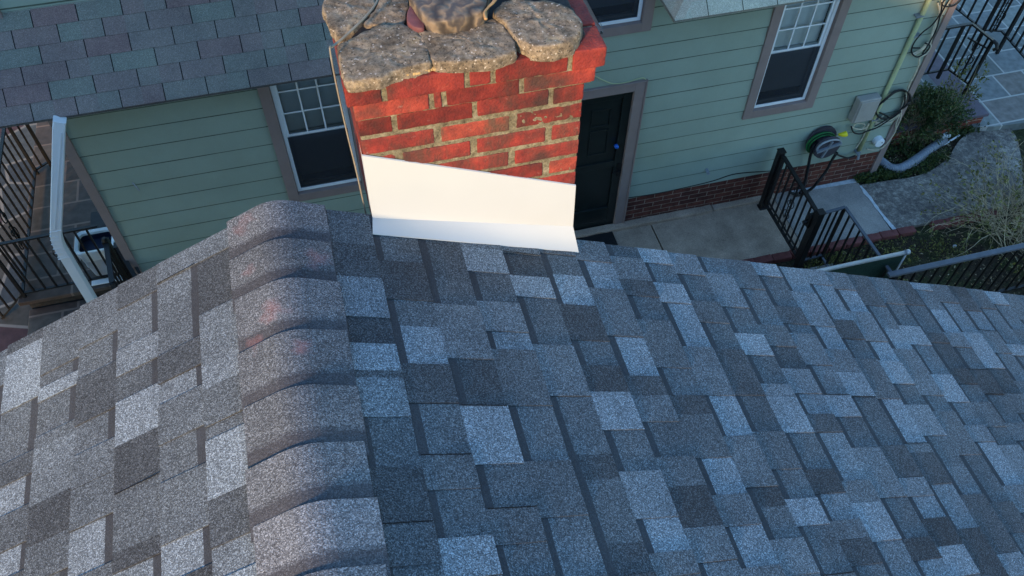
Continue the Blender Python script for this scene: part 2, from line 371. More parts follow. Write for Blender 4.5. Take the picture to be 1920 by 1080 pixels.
def soil_mat():
    m, b, L = bare('soil and leaf litter', .95, .15)
    tc = nd(m, 'ShaderNodeTexCoord')
    n1 = nd(m, 'ShaderNodeTexNoise', i_Scale=3., i_Detail=5.); L(tc.outputs['Object'], n1.inputs['Vector'])
    n2 = nd(m, 'ShaderNodeTexNoise', i_Scale=34., i_Detail=8., i_Roughness=.8); L(tc.outputs['Object'], n2.inputs['Vector'])
    r = ramp(m, [(.35, (.022, .017, .012)), (.5, (.05, .037, .026)), (.62, (.085, .065, .04)), (.74, (.16, .13, .09))], n2.outputs['Fac'])
    g = ramp(m, [(.36, (.020, .022, .009)), (.52, (.045, .055, .020)), (.66, (.10, .11, .04))], n2.outputs['Fac'])
    k = ramp(m, [(.47, (0, 0, 0)), (.62, (.8, .8, .8))], n1.outputs['Fac'])
    L(mixc(m, r.outputs[0], g.outputs[0], k.outputs[0]), b.inputs['Base Color'])
    bp = nd(m, 'ShaderNodeBump', i_Strength=1., i_Distance=.03); L(n2.outputs['Fac'], bp.inputs['Height']); L(bp.outputs[0], b.inputs['Normal'])
    return m
M_soil = soil_mat()
def flag_mat(name, bw, bh, crazy=False, dim=1., warm=0):
    m, b, L = bare(name, .75, .3)
    tc = nd(m, 'ShaderNodeTexCoord')
    n1 = nd(m, 'ShaderNodeTexNoise', i_Scale=12., i_Detail=6.); L(tc.outputs['Object'], n1.inputs['Vector'])
    sl = [(0, (.10*dim, .115*dim, .125*dim)), (.25, (.14*dim, .155*dim, .16*dim)), (.5, (.085*dim, .10*dim, .115*dim)), (.68, (.13*dim, .07*dim, .075*dim)), (.85, (.125*dim, .115*dim, .10*dim)), (1, (.15*dim, .16*dim, .17*dim))]
    if crazy:
        v = nd(m, 'ShaderNodeTexVoronoi', i_Scale=1/bw, i_Randomness=.75); L(tc.outputs['Object'], v.inputs['Vector']); v.voronoi_dimensions = '2D'
        e = nd(m, 'ShaderNodeTexVoronoi', i_Scale=1/bw, i_Randomness=.75, feature='DISTANCE_TO_EDGE'); L(tc.outputs['Object'], e.inputs['Vector']); e.voronoi_dimensions = '2D'
        q = nd(m, 'ShaderNodeSeparateColor'); L(v.outputs['Color'], q.inputs[0])
        r = ramp(m, sl, q.outputs[0], 'CONSTANT'); k = ramp(m, [(.022, (1, 1, 1)), (.04, (0, 0, 0))], e.outputs['Distance']).outputs[0]
    else:
        mp = nd(m, 'ShaderNodeMapping'); L(tc.outputs['Object'], mp.inputs[0]); mp.inputs['Location'].default_value = (.1, .05, 0)
        bt = nd(m, 'ShaderNodeTexBrick', offset=.43, squash=.7, squash_frequency=2); L(mp.outputs[0], bt.inputs['Vector'])
        bt.inputs['Scale'].default_value = 1; bt.inputs['Brick Width'].default_value = bw; bt.inputs['Row Height'].default_value = bh
        bt.inputs['Mortar Size'].default_value = .013; bt.inputs['Mortar Smooth'].default_value = .2
        bt.inputs['Color1'].default_value = (0, 0, 0, 1); bt.inputs['Color2'].default_value = (1, 1, 1, 1)
        q = nd(m, 'ShaderNodeSeparateColor'); L(bt.outputs['Color'], q.inputs[0])
        r = ramp(m, [(0, (.13*dim, .14*dim, .135*dim)), (.3, (.19*dim, .20*dim, .185*dim)), (.6, (.155*dim, .165*dim, .165*dim)), (.9, (.17*dim, .15*dim, .135*dim))], q.outputs[0], 'CONSTANT'); k = bt.outputs['Fac']
    rr = ramp(m, [(.3, (.75, .75, .75)), (.7, (1.25, 1.25, 1.25))], n1.outputs['Fac'])
    c = mixc(m, r.outputs[0], rr.outputs[0], 1., 'MULTIPLY'); c = mixc(m, c, (.38*dim, .36*dim, .33*dim), k)
    if warm: c = mixc(m, c, (1.25, .92, .80), 1., 'MULTIPLY')
    L(c, b.inputs['Base Color'])
    bp = nd(m, 'ShaderNodeBump', i_Strength=.4, i_Distance=.01); L(n1.outputs['Fac'], bp.inputs['Height']); L(bp.outputs[0], b.inputs['Normal'])
    return m
M_flag = flag_mat('slate flagstones', .62, .42)
M_flagc = flag_mat('crazy slate paving', .55, .5, crazy=True, dim=.5)
M_flagl = flag_mat('landing slate', .75, .34, dim=.38, warm=1)
M_redstep = brickwall_mat('red porch brick', (.26, .065, .04), (.17, .045, .03), (.35, .28, .22))
M_cap_slate = mat('purple slate cap', (.12, .095, .115), .7, .2, 8)
M_edge = mat('dull red edging brick', (.17, .055, .048), .9, .35, 12, .4, 80)
M_galv = mat('galvanised steel', (.26, .29, .33), .5, .2, 10, .1, 60, .5, metal=.4)
M_bluegrey = mat('weathered grey rail paint', (.085, .095, .115), .5, .2, 14)
M_green = mat('green wire mesh panel', (.008, .028, .024), .6, .4, 30, .4, 200)
M_box = mat('beige utility box plastic', (.33, .31, .28), .55, .12, 8)
M_rubber = mat('black rubber', (.014, .014, .015), .5, .2, 20)
M_hose = mat('green hose', (.015, .13, .035), .4, .2, 10)
M_yellow = mat('yellow plastic nozzle', (.75, .62, .02), .4, .05)
M_reel = mat('grey plastic reel', (.05, .045, .055), .5, .2)
M_pipe = mat('grey corrugated pipe', (.23, .25, .28), .55, .2, 12)
M_condu = mat('sage painted conduit', (.42, .46, .26), .5, .12, 5)
M_leaf = None
def leaf_mat(name, a, b2, c3):
    m, b, L = bare(name, .6, .35)
    oi = nd(m, 'ShaderNodeAttribute', attribute_name='tone'); q = nd(m, 'ShaderNodeSeparateColor'); L(oi.outputs['Color'], q.inputs[0])
    r = ramp(m, [(0, a), (.5, b2), (1, c3)], q.outputs[0]); L(r.outputs[0], b.inputs['Base Color']); return m
M_leaf = leaf_mat('evergreen leaves', (.018, .035, .012), (.055, .08, .02), (.15, .17, .04))
M_leafy = leaf_mat('yellow green leaves', (.05, .055, .015), (.14, .14, .03), (.30, .26, .08))
M_stem = leaf_mat('dry stems', (.12, .085, .05), (.34, .26, .16), (.58, .47, .30))
M_can = mat('pale grey bin plastic', (.42, .45, .50), .5, .05, 5)
M_bag = mat('white bin liner', (.62, .66, .68), .5, .1, 25, .6, 30)
M_bagdark = mat('inside of the bin', (.012, .018, .042), .6, .2)
M_red = mat('red painted plug', (.3, .05, .04), .6)
M_blue = mat('blue lock film', (.02, .13, .55), .4, .1)
M_olds = shingle_mat('three tab shingle granules', (.20, .132, .122), (.195, .162, .145), (.178, .180, .150), (.02, .02, .02), soft=.55, vs=330.)

# ================================================================== FOREGROUND HOUSE
house = empty('shingled_house', 'grey shingled house in the foreground with a red brick chimney at its gable end', 'house', (0, 0, 0))
YRAKE = 1.80; YB = -9.0
CR = [.140, .285, .4305, .576, .722, .867, 1.013, 1.158, 1.303, 1.438, 1.575, 1.714, 1.853, 1.992, 2.130, 2.264, 2.398, 2.533, 2.669]
CR = [.14-.29, .14-.145] + CR
while CR[-1] < 5.2: CR.append(CR[-1]+.1365)
CL = [.27+.1437*k for k in range(-3, 34)]
def P_slope(sgn, s, y, h):
    """point on the roof: s metres down the slope from the ridge, h above the deck"""
    if sgn > 0: x0 = XR; z0 = ZR - T*XR
    else: x0 = XR; z0 = ZL + T*XR
    return Vector((x0 + sgn*(s*cs + h*sn), y, z0 - s*sn + h*cs))
def to_sy(sgn, x, y):
    if sgn > 0: p = onplane(x, y, (T, 0, 1), (0, 0, ZR))
    else: p = onplane(x, y, (-T, 0, 1), (0, 0, ZL))
    return (p.x-XR)*sgn/cs, p.y
def crop(c, x, y):
    ox, oy, s = {'1': (640, 440, 3.375), '2': (660, 740, 3.177), '3': (1080, 740, 3.177), '4': (1080, 440, 3.375), '5': (1520, 700, 2.8425), '6': (1480, 500, 4.1545), '7': (0, 560, 3.6), '8': (0, 800, 3.84)}[c]
    return ox+x/s, oy+y/s
# tabs read off the photograph: centre of far edge, centre of near edge, tone, T(hick tab) or G(ap with shadow band)
TR = '''1 900 95 930 245 1 T;1 860 250 1000 435 .5 G;1 1190 275 1220 405 1 T;1 1430 260 1470 450 1 G;1 130 280 160 525 .8 T;1 160 530 180 695 .15 G;1 200 700 220 865 1 T;1 240 870 250 912 .3 T;1 250 925 290 1160 .75 T;1 100 70 120 275 .15 T;
1 350 -20 380 180 .45 G;1 400 180 420 420 .1 T;1 450 425 470 585 .5 G;1 500 600 530 825 .95 G;1 540 830 560 1075 .15 T;1 650 40 680 275 .4 G;1 700 295 720 450 .4 G;1 740 450 800 790 .6 T;1 990 440 1030 620 .75 T;1 1080 630 1100 735 .85 G;1 1100 740 1180 1090 .5 T;
1 820 800 860 1090 .2 G;1 1150 130 1180 270 .15 G;1 1270 400 1330 705 .35 G;1 1340 710 1420 1030 .65 T;1 1590 700 1600 835 .5 G;1 1600 845 1630 990 .15 G;
2 530 125 570 365 .45 G;2 800 115 880 418 1 T;2 570 370 610 570 .4 T;2 650 580 700 850 .5 G;2 700 865 740 1090 1 T;2 900 430 960 680 .5 G;2 980 690 1010 890 .4 T;2 1090 80 1170 400 .6 G;2 1170 410 1260 730 .35 T;2 1300 740 1330 840 .5 G;2 1340 850 1400 1090 .6 G;
2 1340 50 1410 360 .5 G;2 250 180 280 440 .35 G;2 270 445 330 770 .15 T;2 360 780 390 1020 .3 T;2 1050 900 1080 1090 .45 G;
3 210 10 270 215 1 T;3 320 225 380 460 .5 G;3 380 470 460 740 .8 T;3 510 740 570 940 1 G;3 130 370 150 510 .1 G;3 180 515 240 890 .5 G;3 270 890 310 1080 .15 G;3 560 945 600 1080 .55 T;3 450 10 500 165 .6 T;3 500 165 560 375 .4 G;3 600 385 660 550 .5 T;3 640 555 740 790 .05 T;3 750 800 830 1000 .55 T;
3 660 10 700 120 .15 T;3 700 130 800 380 .45 T;3 850 390 900 600 1 G;3 910 605 970 785 .55 T;3 1010 790 1070 1030 1 G;3 870 20 950 250 1 G;3 960 280 1010 560 .5 T;3 1110 570 1140 670 .1 G;3 1160 675 1210 865 .5 G;3 1230 870 1300 1080 .7 T;3 1050 20 1120 225 .3 G;3 1130 230 1190 450 .5 T;3 1230 460 1300 625 .5 G;3 1330 630 1400 780 1 T;3 1420 785 1500 1080 .5 G;3 1220 20 1310 230 .9 T;3 1330 240 1420 450 .45 G;3 1440 120 1480 230 .2 T;
4 90 60 110 175 .5 T;4 160 190 190 350 .9 G;4 200 360 280 650 .5 T;4 290 70 310 150 .25 G;4 310 160 350 290 .55 T;4 380 290 410 395 .15 T;4 440 400 470 545 .45 G;4 480 550 600 845 .45 T;4 480 100 520 190 1 T;4 540 200 580 315 .6 G;4 590 320 630 440 1 T;4 660 450 750 715 .95 G;4 770 720 880 1020 .6 T;4 670 120 720 260 .75 T;4 750 265 790 425 .5 G;4 800 430 850 560 .4 T;4 880 570 940 730 .45 G;4 970 740 1060 1020 .25 T;4 880 160 930 255 .6 G;4 930 262 1000 465 .75 T;4 1020 480 1070 632 .5 G;4 1090 640 1140 770 1.05 T;4 1160 780 1230 950 .45 G;4 1250 960 1290 1030 .8 T;4 1110 350 1180 575 .5 G;4 1200 200 1230 270 .9 T;4 1300 460 1380 570 .25 T;4 1220 580 1290 712 .5 T;4 1360 220 1430 370 .75 G;4 1450 380 1520 580 .75 T;4 1560 590 1600 720 .95 G;4 1410 630 1500 830 .6 T;4 340 700 400 900 1 G;4 130 845 200 1000 .15 T;4 140 680 150 835 .45 G;
5 230 0 290 130 1 T;5 120 120 170 235 1 T;5 400 140 540 378 1 G;5 545 382 570 425 .6 T;5 690 10 760 155 1 T;5 570 30 640 120 .7 T;5 830 10 950 110 .15 T;5 410 390 500 560 .2 T;5 630 430 700 590 .15 T;5 540 570 590 655 .7 T;5 600 660 650 775 .85 G;5 290 690 380 895 1 T;5 250 885 310 1020 .15 T;5 560 880 620 995 .1 T;5 940 380 1070 600 1 G;5 770 500 840 650 .6 G;5 750 920 830 1080 1 T;5 850 280 920 370 .75 T;5 1050 960 1120 1080 .9 T;5 270 400 380 670 .6 T;5 1000 690 1080 850 .25 T;
6 260 470 340 650 1 G;6 400 420 470 570 .15 T;6 470 190 560 360 1 G;6 590 170 680 310 .25 T;6 690 590 760 740 1 G;6 800 490 890 650 .95 G;6 1150 340 1260 520 1 G;6 1430 540 1570 795 1 T;6 1030 150 1060 190 1 T;6 1560 210 1620 300 1 T;6 1370 250 1420 350 .25 T;6 1100 520 1160 600 .25 T;6 1720 610 1780 700 1 T;6 460 830 560 1030 1 G;6 1480 810 1570 1000 .15 T;6 1300 800 1350 920 .15 T;6 1270 290 1400 520 .75 G'''
TL = '''7 160 340 150 720 1 T;7 130 745 120 1080 .45 G;7 420 200 400 470 .55 T;7 400 480 390 560 .4 G;7 400 565 370 655 .95 T;7 370 660 370 890 .45 G;7 380 960 380 1140 .65 T;7 690 40 660 290 .55 T;7 650 330 640 500 .5 G;7 640 510 600 830 .15 T;7 940 10 920 300 .55 G;7 930 300 930 470 .8 T;7 920 475 940 640 .4 G;7 940 650 930 940 1 T;7 1190 0 1190 340 .55 G;7 1210 350 1200 530 .25 T;7 1210 530 1200 670 .8 G;7 1240 680 1230 930 .5 T;7 1480 60 1480 410 .7 T;7 1490 440 1500 570 .85 T;7 1510 575 1500 830 .5 T;
8 1610 60 1640 490 .95 T;8 1650 500 1660 830 .25 T;8 1330 100 1330 340 .5 G;8 1330 350 1330 790 .5 T;8 1310 800 1310 1090 .95 G;8 1010 90 1000 420 .15 T;8 990 430 1000 850 .5 T;8 960 870 980 1000 .15 T;8 690 150 690 390 .55 T;8 690 400 680 690 .55 T;8 640 720 630 1060 .95 G;8 400 130 380 510 .65 T;8 370 515 370 800 .2 T;8 350 850 340 1090 .5 T;8 100 400 90 620 .85 G;8 80 690 90 880 .35 T;8 60 930 60 1090 .95 G'''
def known(txt, sgn, cl):
    out = {}
    for it in txt.replace('\n', '').split(';'):
        p = it.split()
        if len(p) != 7: continue
        s0, y0 = to_sy(sgn, *crop(p[0], float(p[1]), float(p[2]))); s1, y1 = to_sy(sgn, *crop(p[0], float(p[3]), float(p[4])))
        s = (s0+s1)/2
        for k in range(len(cl)-1):
            if cl[k] <= s < cl[k+1]: out.setdefault(k, []).append([min(y0, y1), max(y0, y1), float(p[5]), p[6]]); break
    return out
def course_segs(kn, rng, ylo, yhi):
    kn = sorted(kn, key=lambda a: -a[1]); res = []; y = yhi; last = 'G'
    fixed = []
    for a in kn:
        if fixed and a[1] > fixed[-1][0]: a[1] = fixed[-1][0]
        if a[1]-a[0] > .02: fixed.append(a)
    def fill(a, b):
        nonlocal last
        while a-b > 1e-4:
            wd = rng.choice((.08, .10, .125, .15, .175))*rng.uniform(.9, 1.1)
            if a-b-wd < .06: wd = a-b
            last = 'T' if last == 'G' else 'G'
            t = rng.choice((.1, .25, .45, .5, .5, .55, .6, .75, 1.)) if last == 'T' else rng.choice((.2, .4, .45, .5, .5, .55, .6, .8))
            res.append((a-wd, a, t, last)); a -= wd
    for a in fixed:
        a[1] = min(a[1], yhi)
        if y-a[1] > .035: fill(y, a[1])
        else: a[1] = y
        res.append((a[0], a[1], a[2], a[3])); last = a[3]; y = a[0]
    fill(y, ylo); return res
def slope_mesh(sgn, cl, kn, seed):
    rng = random.Random(seed); mb = MB(); ylo = -1.3
    for k in range(len(cl)-1):
        s0, s1 = cl[k], cl[k+1]; h0, h1 = .0015, .0050
        if s0 < .001: s0 = 0.0
        if s1 <= s0+.01: continue
        segs = course_segs(kn.get(k, []), rng, ylo, YRAKE + rng.uniform(-.004, .004))
        for (a, b, t, kind) in segs:
            t = t + rng.uniform(-.05, .05); rv = rng.random()
            if kind == 'T':
                e = .0034; a_ = a + rng.uniform(-.002, .002)
                p = [P_slope(sgn, s0, a_, h0+e), P_slope(sgn, s0, b, h0+e), P_slope(sgn, s1, b, h1+e), P_slope(sgn, s1, a_, h1+e)]
                lo = [P_slope(sgn, s0, a_, -.01), P_slope(sgn, s0, b, -.01), P_slope(sgn, s1, b, -.012), P_slope(sgn, s1, a_, -.012)]
                mb.quad(*p, col=(t, 0, 0))
                for i, j in ((1, 2), (3, 0)): mb.quad(lo[i], lo[j], p[j], p[i], col=(t*.6, .3, 0))
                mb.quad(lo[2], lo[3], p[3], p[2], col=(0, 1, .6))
            else:
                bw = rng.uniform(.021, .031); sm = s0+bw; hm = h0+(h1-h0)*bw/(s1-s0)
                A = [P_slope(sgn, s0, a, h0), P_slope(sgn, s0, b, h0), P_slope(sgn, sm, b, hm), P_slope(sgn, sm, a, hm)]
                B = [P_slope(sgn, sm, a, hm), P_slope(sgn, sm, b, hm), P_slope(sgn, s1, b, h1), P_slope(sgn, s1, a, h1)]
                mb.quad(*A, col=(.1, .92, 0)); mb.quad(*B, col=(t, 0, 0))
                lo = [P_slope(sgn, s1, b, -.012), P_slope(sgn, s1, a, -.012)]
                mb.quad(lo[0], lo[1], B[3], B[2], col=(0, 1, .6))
            if rng.random() < .05:
                mb.quad(*[P_slope(sgn, ss, yy, (h0 if ss == s0 else h1)+.0042) for ss, yy in ((s0+.004, a-.0014), (s0+.004, a+.0014), (s1-.002, a+.0014), (s1-.002, a-.0014))], col=(0, 1, 1))
    return mb
slope_mesh(1, CR, known(TR, 1, CR), 3).build('roof_shingles', M_sh, house)
slope_mesh(-1, CL, known(TL, -1, CL), 11).build('roof_shingles', M_sh, house)
# ridge cap: bent shingles lapped towards the viewer
ys = [1.800, 1.652, 1.508, 1.335, 1.166, 1.003, .856, .698]
while ys[-1] > -1.2: ys.append(ys[-1]-.152)
capm = MB(); HW = .152
def cap_pt(u, y, h, side_dx=0):
    """u -1..1 across the bent cap"""
    s = u*HW; rr = .050
    zr_avg = (ZR - T*XR + ZL + T*XR)/2 - .004
    a = abs(s)
    if a < rr: zz = -T*cs*(a*a/(2*rr))*1.0; xx = s*.985
    else: zz = -T*cs*(rr/2) - (a-rr)*sn; xx = math.copysign(rr*.985+(a-rr)*cs, s)
    zb = ZRIDGE+.0 if u > 0 else (ZL+T*XR)
    zbl = (ZR-T*XR)*(.5+.5*u) + (ZL+T*XR)*(.5-.5*u)
    return Vector((XR+xx+side_dx, y, zbl + zz - .003 + h + .010))
NU = 22
for i in range(len(ys)-1):
    rng = random.Random(i+50); y0 = ys[i]; y1 = ys[i+1]; tn = [.62, .5, .6, .5, .45, .6, .85, .7, .5][i % 9]; dx = rng.uniform(-.004, .004)
    skew = rng.uniform(-.004, .004)
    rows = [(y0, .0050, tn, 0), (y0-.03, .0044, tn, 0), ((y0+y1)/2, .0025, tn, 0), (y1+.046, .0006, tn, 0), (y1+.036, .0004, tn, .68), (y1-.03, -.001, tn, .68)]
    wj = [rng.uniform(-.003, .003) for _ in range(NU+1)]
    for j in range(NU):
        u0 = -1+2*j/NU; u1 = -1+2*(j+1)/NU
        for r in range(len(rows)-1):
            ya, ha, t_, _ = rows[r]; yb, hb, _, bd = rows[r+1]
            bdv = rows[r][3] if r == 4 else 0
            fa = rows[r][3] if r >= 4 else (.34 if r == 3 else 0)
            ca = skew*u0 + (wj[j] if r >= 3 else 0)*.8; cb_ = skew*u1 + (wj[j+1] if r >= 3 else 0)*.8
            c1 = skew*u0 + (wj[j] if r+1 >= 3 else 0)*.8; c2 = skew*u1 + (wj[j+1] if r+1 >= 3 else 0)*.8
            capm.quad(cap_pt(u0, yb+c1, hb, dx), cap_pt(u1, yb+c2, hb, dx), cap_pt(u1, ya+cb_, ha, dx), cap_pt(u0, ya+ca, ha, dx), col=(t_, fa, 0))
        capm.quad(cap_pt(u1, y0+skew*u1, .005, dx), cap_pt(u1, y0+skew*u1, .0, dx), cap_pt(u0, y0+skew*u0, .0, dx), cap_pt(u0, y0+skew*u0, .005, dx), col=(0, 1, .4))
    for u, fl in ((-1, 0), (1, 1)):
        for r in range(len(rows)-1):
            ya, ha = rows[r][:2]; yb, hb = rows[r+1][:2]
            q = [cap_pt(u, ya, ha, dx), cap_pt(u, yb, hb, dx), cap_pt(u, yb, -.01, dx), cap_pt(u, ya, -.01, dx)]
            capm.quad(*(q if fl else q[::-1]), col=(0, 1, .4))
capm.build('ridge_cap', M_cap, house)
# roof deck, rake boards, walls under the roof
dk = MB()
SE_R, SE_L = CR[-1], CL[-1]
for sg, se in ((1, SE_R), (-1, SE_L)):
    a = [P_slope(sg, 0, YB, -.012), P_slope(sg, 0, YRAKE-.006, -.012), P_slope(sg, se-.01, YRAKE-.006, -.012), P_slope(sg, se-.01, YB, -.012)]
    b = [p - Vector((0, 0, .03)) for p in a]
    dk.quad(*a, col=(.4, 0, 0)); dk.quad(*b[::-1], col=(.4, 0, 0))
    for i in range(4): dk.quad(a[i], b[i], b[(i+1) % 4], a[(i+1) % 4], col=(.4, 0, 0))
dk.build('roof_deck', M_sh, house)
for sg, se in ((1, SE_R), (-1, SE_L)):
    f = MB(); p0 = P_slope(sg, 0.0, 0, -.045); p1 = P_slope(sg, se-.02, 0, -.045)
    for (ya, yb_, d0, d1) in ((YRAKE-.03, YRAKE-.012, 0, .15),):
        a = [Vector((p.x, y, p.z-d)) for p in (p0, p1) for y in (ya, yb_) for d in (d0, d1)]
        i = len(f.v); f.v += [tuple(q) for q in a]
        for q in ((0, 1, 3, 2), (4, 6, 7, 5), (0, 2, 6, 4), (1, 5, 7, 3), (2, 3, 7, 6), (0, 4, 5, 1)): f.f.append(tuple(i+k for k in q)); f.c.append(None)
    f.build('rake_board', M_fascia, house)
wl = MB()
xe_r = P_slope(1, SE_R-.3, 0, 0); xe_l = P_slope(-1, SE_L-.3, 0, 0); yw = 1.66
wl.v += [(xe_l.x, yw, -.3), (xe_r.x, yw, -.3), (xe_r.x, yw, xe_r.z-.06), (XR, yw, ZRIDGE-.08), (xe_l.x, yw, xe_l.z-.06)]; wl.f.append((0, 1, 2, 3, 4)[::-1]); wl.c.append(None)
wl.box(xe_r.x-.02, xe_r.x, YB+.1, yw, -.3, xe_r.z-.06); wl.box(xe_l.x, xe_l.x+.02, YB+.1, yw, -.3, xe_l.z-.06)
wl.build('wall', M_fronthouse, house)

# ------------------------------------------------------------------ chimney
YF = 1.786; X0, X1 = .05, .688; DEP = .60; ZT = H-1.434
core = MB(); core.box(X0+.008, X1-.008, YF+.008, YF+DEP-.008, -.3, ZT-.012)
chim = core.build('chimney', M_mortar, house)
# mortar skin with an uneven face so the joints are not flat
ms = MB(); ms.rbox(X0+.002, X1-.002, YF+.0024, YF+DEP-.004, H-2.45, H-1.562, .003, .008, .0012, 5, 44)
ms.rbox(X0-.004, X1+.018, YF-.0072, YF+DEP+.01, H-1.562, H-1.5, .003, .011, .0012, 6, 34); ms.rbox(X0-.014, X1+.038, YF-.0185, YF+DEP+.02, H-1.502, ZT-.008, .003, .011, .0012, 8, 34)
ms.build('mortar', M_mortar, chim, smooth=True)
bk = MB(); J = .0055
def cx(x, y, sc_=(640, 100, 2.842)): return PY(sc_[0]+x/sc_[2], sc_[1]+y/sc_[2], YF).x
rows = []   # (z0, z1, x0, x1, yfront, joints)
rows.append((H-1.498, ZT, X0-.020, X1+.046, YF-.022, [cx(220, 185), cx(660, 95), cx(800, 85), cx(1208, 25)]))
rows.append((H-1.560, H-1.502, X0-.004, X1+.026, YF-.010, [cx(478, 250), cx(545, 235), cx(957, 160)]))
zt = H-1.562; ch = .0698
jr = [[cx(285, 380), cx(712, 295), cx(1118, 225)], [cx(515, 450), cx(915, 360)], [cx(312, 560), cx(706, 500), cx(1105, 430)], [cx(505, 620), cx(908, 565)], [cx(290, 700), cx(700, 680), cx(1090, 600)], [cx(500, 700), cx(905, 700)]]
for k in range(12): rows.append((zt-ch*(k+1)+.0065, zt-ch*k-.0075, X0, X1, YF, jr[k] if k < 6 else jr[2+k % 2]))
rg = random.Random(4); sdn = 0
for (z0, z1, xa, xb, yf, js) in rows:
    js = sorted(js); e = [xa]+js+[xb]; big = .010 if z1 < H-1.57 else .007
    yb2 = YF+DEP+(YF-yf)
    for i in range(len(e)-1):
        sdn += 1; dz = rg.uniform(-.002, .002)
        bk.rbox(e[i]+(big if i else 0), e[i+1]-(big if i < len(e)-2 else 0), yf+rg.uniform(-.002, .002), yf+.095, z0+dz, z1+dz, .004, .010, .0016, sdn, 55, col=(max(0, min(1, rg.gauss(.30 if z1 > H-1.57 else .55, .2))), 0, 0))
    n = 3; ph = .1 if int(round((z0)*1000)) % 2 else .2
    yy = [yf+.1, yf+.1+ph] ; 
    while yy[-1] < yb2-.12: yy.append(min(yy[-1]+.215, yb2))
    yy[-1] = yb2
    for sx in (0, 1):
        for i in range(len(yy)-1):
            sdn += 1; q0 = xa+rg.uniform(-.0015, .0015) if sx == 0 else xb-.095; q1 = xa+.095 if sx == 0 else xb+rg.uniform(-.0015, .0015)
            bk.rbox(q0, q1, yy[i]+.005, yy[i+1]-.005, z0, z1, .004, .014, .002, sdn, 45, col=(rg.uniform(.2, .7), 0, 0))
bk.build('brickwork', M_brick, chim, smooth=True)
# sooty bed between the loose cap stones
bd = MB(); bd.rbox(X0+.03, X1-.0, YF+.03, YF+DEP-.03, ZT-.01, ZT+.012, .008, .012, .006, 9, 30); bd.build('mortar_bed', M_soot, chim, smooth=True)
def stone_mb(pts, z0, h, seed, rim=.022, dome=.01, amp=.006):
    """pitted slab: rings between centre and a traced outline"""
    mb = MB(); P = []; n0 = len(pts)
    for i in range(n0):
        a = Vector((*pts[i], 0)); b = Vector((*pts[(i+1) % n0], 0)); m_ = max(1, int((b-a).length/.008))
        for k in range(m_): P.append(a.lerp(b, k/m_))
    # soften the corners
    for p in P: p += Vector((noise.noise(p*60+Vector((seed, 0, 0))), noise.noise(p*60+Vector((0, seed, 5))), 0))*.0035
    for _ in range(1): P = [(P[i-1]+P[i]*2+P[(i+1) % len(P)])/4 for i in range(len(P))]
    c = sum(P, Vector())/len(P); n = len(P)
    R_ = max((p-c).length for p in P)
    prof = [(0.03, 1), (.12, 1), (.22, 1), (.32, 1), (.42, 1), (.52, 1), (.62, 1), (.72, 1), (.8, 1), (.87, 1), (.93, .998), (.965, .985), (.985, .95), (.998, .86), (1.006, .65), (1.008, .4), (1.004, .2), (.99, -.05)]
    i0 = len(mb.v); sv = Vector((seed*5.1, seed*2.3, seed))
    for (r, hh) in prof:
        for p in P:
            q = c + (p-c)*r*1.04
            z = z0 + h*hh + dome*.4*(1-min(1, r)**2)
            v = Vector((q.x, q.y, z)); nz = noise.noise((v+sv)*14)*amp*.6 + noise.noise((v+sv)*45)*amp*.6 + noise.noise((v+sv)*130)*amp*.4
            d = (p-c).normalized(); v += (Vector((0, 0, 1))*nz if r < .93 else (d*nz*1.3+Vector((0, 0, nz*.5))))
            mb.v.append(tuple(v))
    for r in range(len(prof)-1):
        for j in range(n):
            a = i0+r*n+j; b = i0+r*n+(j+1) % n; mb.f.append((a, a+n, b+n, b)); mb.c.append(None)
    mb.f.append(tuple(i0+j for j in range(n))); mb.c.append(None)
    return mb
def tr(c, pts, z):
    ox = {'A': 600, 'B': 860}[c]; return [tuple(G(ox+x/6.353, y/6.353, z)[:2]) for x, y in pts]
ZS = ZT+.032
st = [tr('A', [(30, 50), (70, 190), (125, 300), (185, 370), (240, 425), (330, 370), (440, 270), (560, 150), (650, 20), (640, -160), (400, -230), (120, -120)], ZS),
      tr('A', [(600, 170), (520, 250), (720, 262), (930, 275), (985, 210), (1030, 80), (1050, -60), (880, -160), (730, -60), (690, 20)], ZS),
      tr('A', [(225, 545), (245, 690), (285, 850), (320, 950), (460, 955), (640, 915), (700, 925), (880, 840), (1100, 785), (1305, 722), (1260, 600), (1200, 450), (1100, 345), (965, 270), (900, 300), (740, 285), (560, 365), (340, 465)], ZS),
      tr('A', [(1185, 375), (1225, 490), (1320, 690), (1400, 735), (1560, 722), (1760, 720), (1990, 705), (2210, 650), (2330, 588), (2290, 480), (2210, 330), (2120, 245), (2040, 232), (1900, 262), (1760, 305), (1600, 330), (1430, 362), (1290, 366)], ZS),
      tr('B', [(425, 150), (450, 205), (545, 245), (625, 345), (700, 440), (860, 535), (1000, 548), (1130, 538), (1320, 490), (1420, 410), (1480, 290), (1400, 170), (1290, 90), (1130, 35), (900, 5), (700, -20), (560, 10), (480, 90)], ZS+.01)]
for i, (p, hh) in enumerate(zip(st, (.034, .028, .036, .036, .046))):
    stone_mb(p, ZT-.004, hh, i+1, amp=.006).build('cap_stone', M_stone, chim, smooth=True)
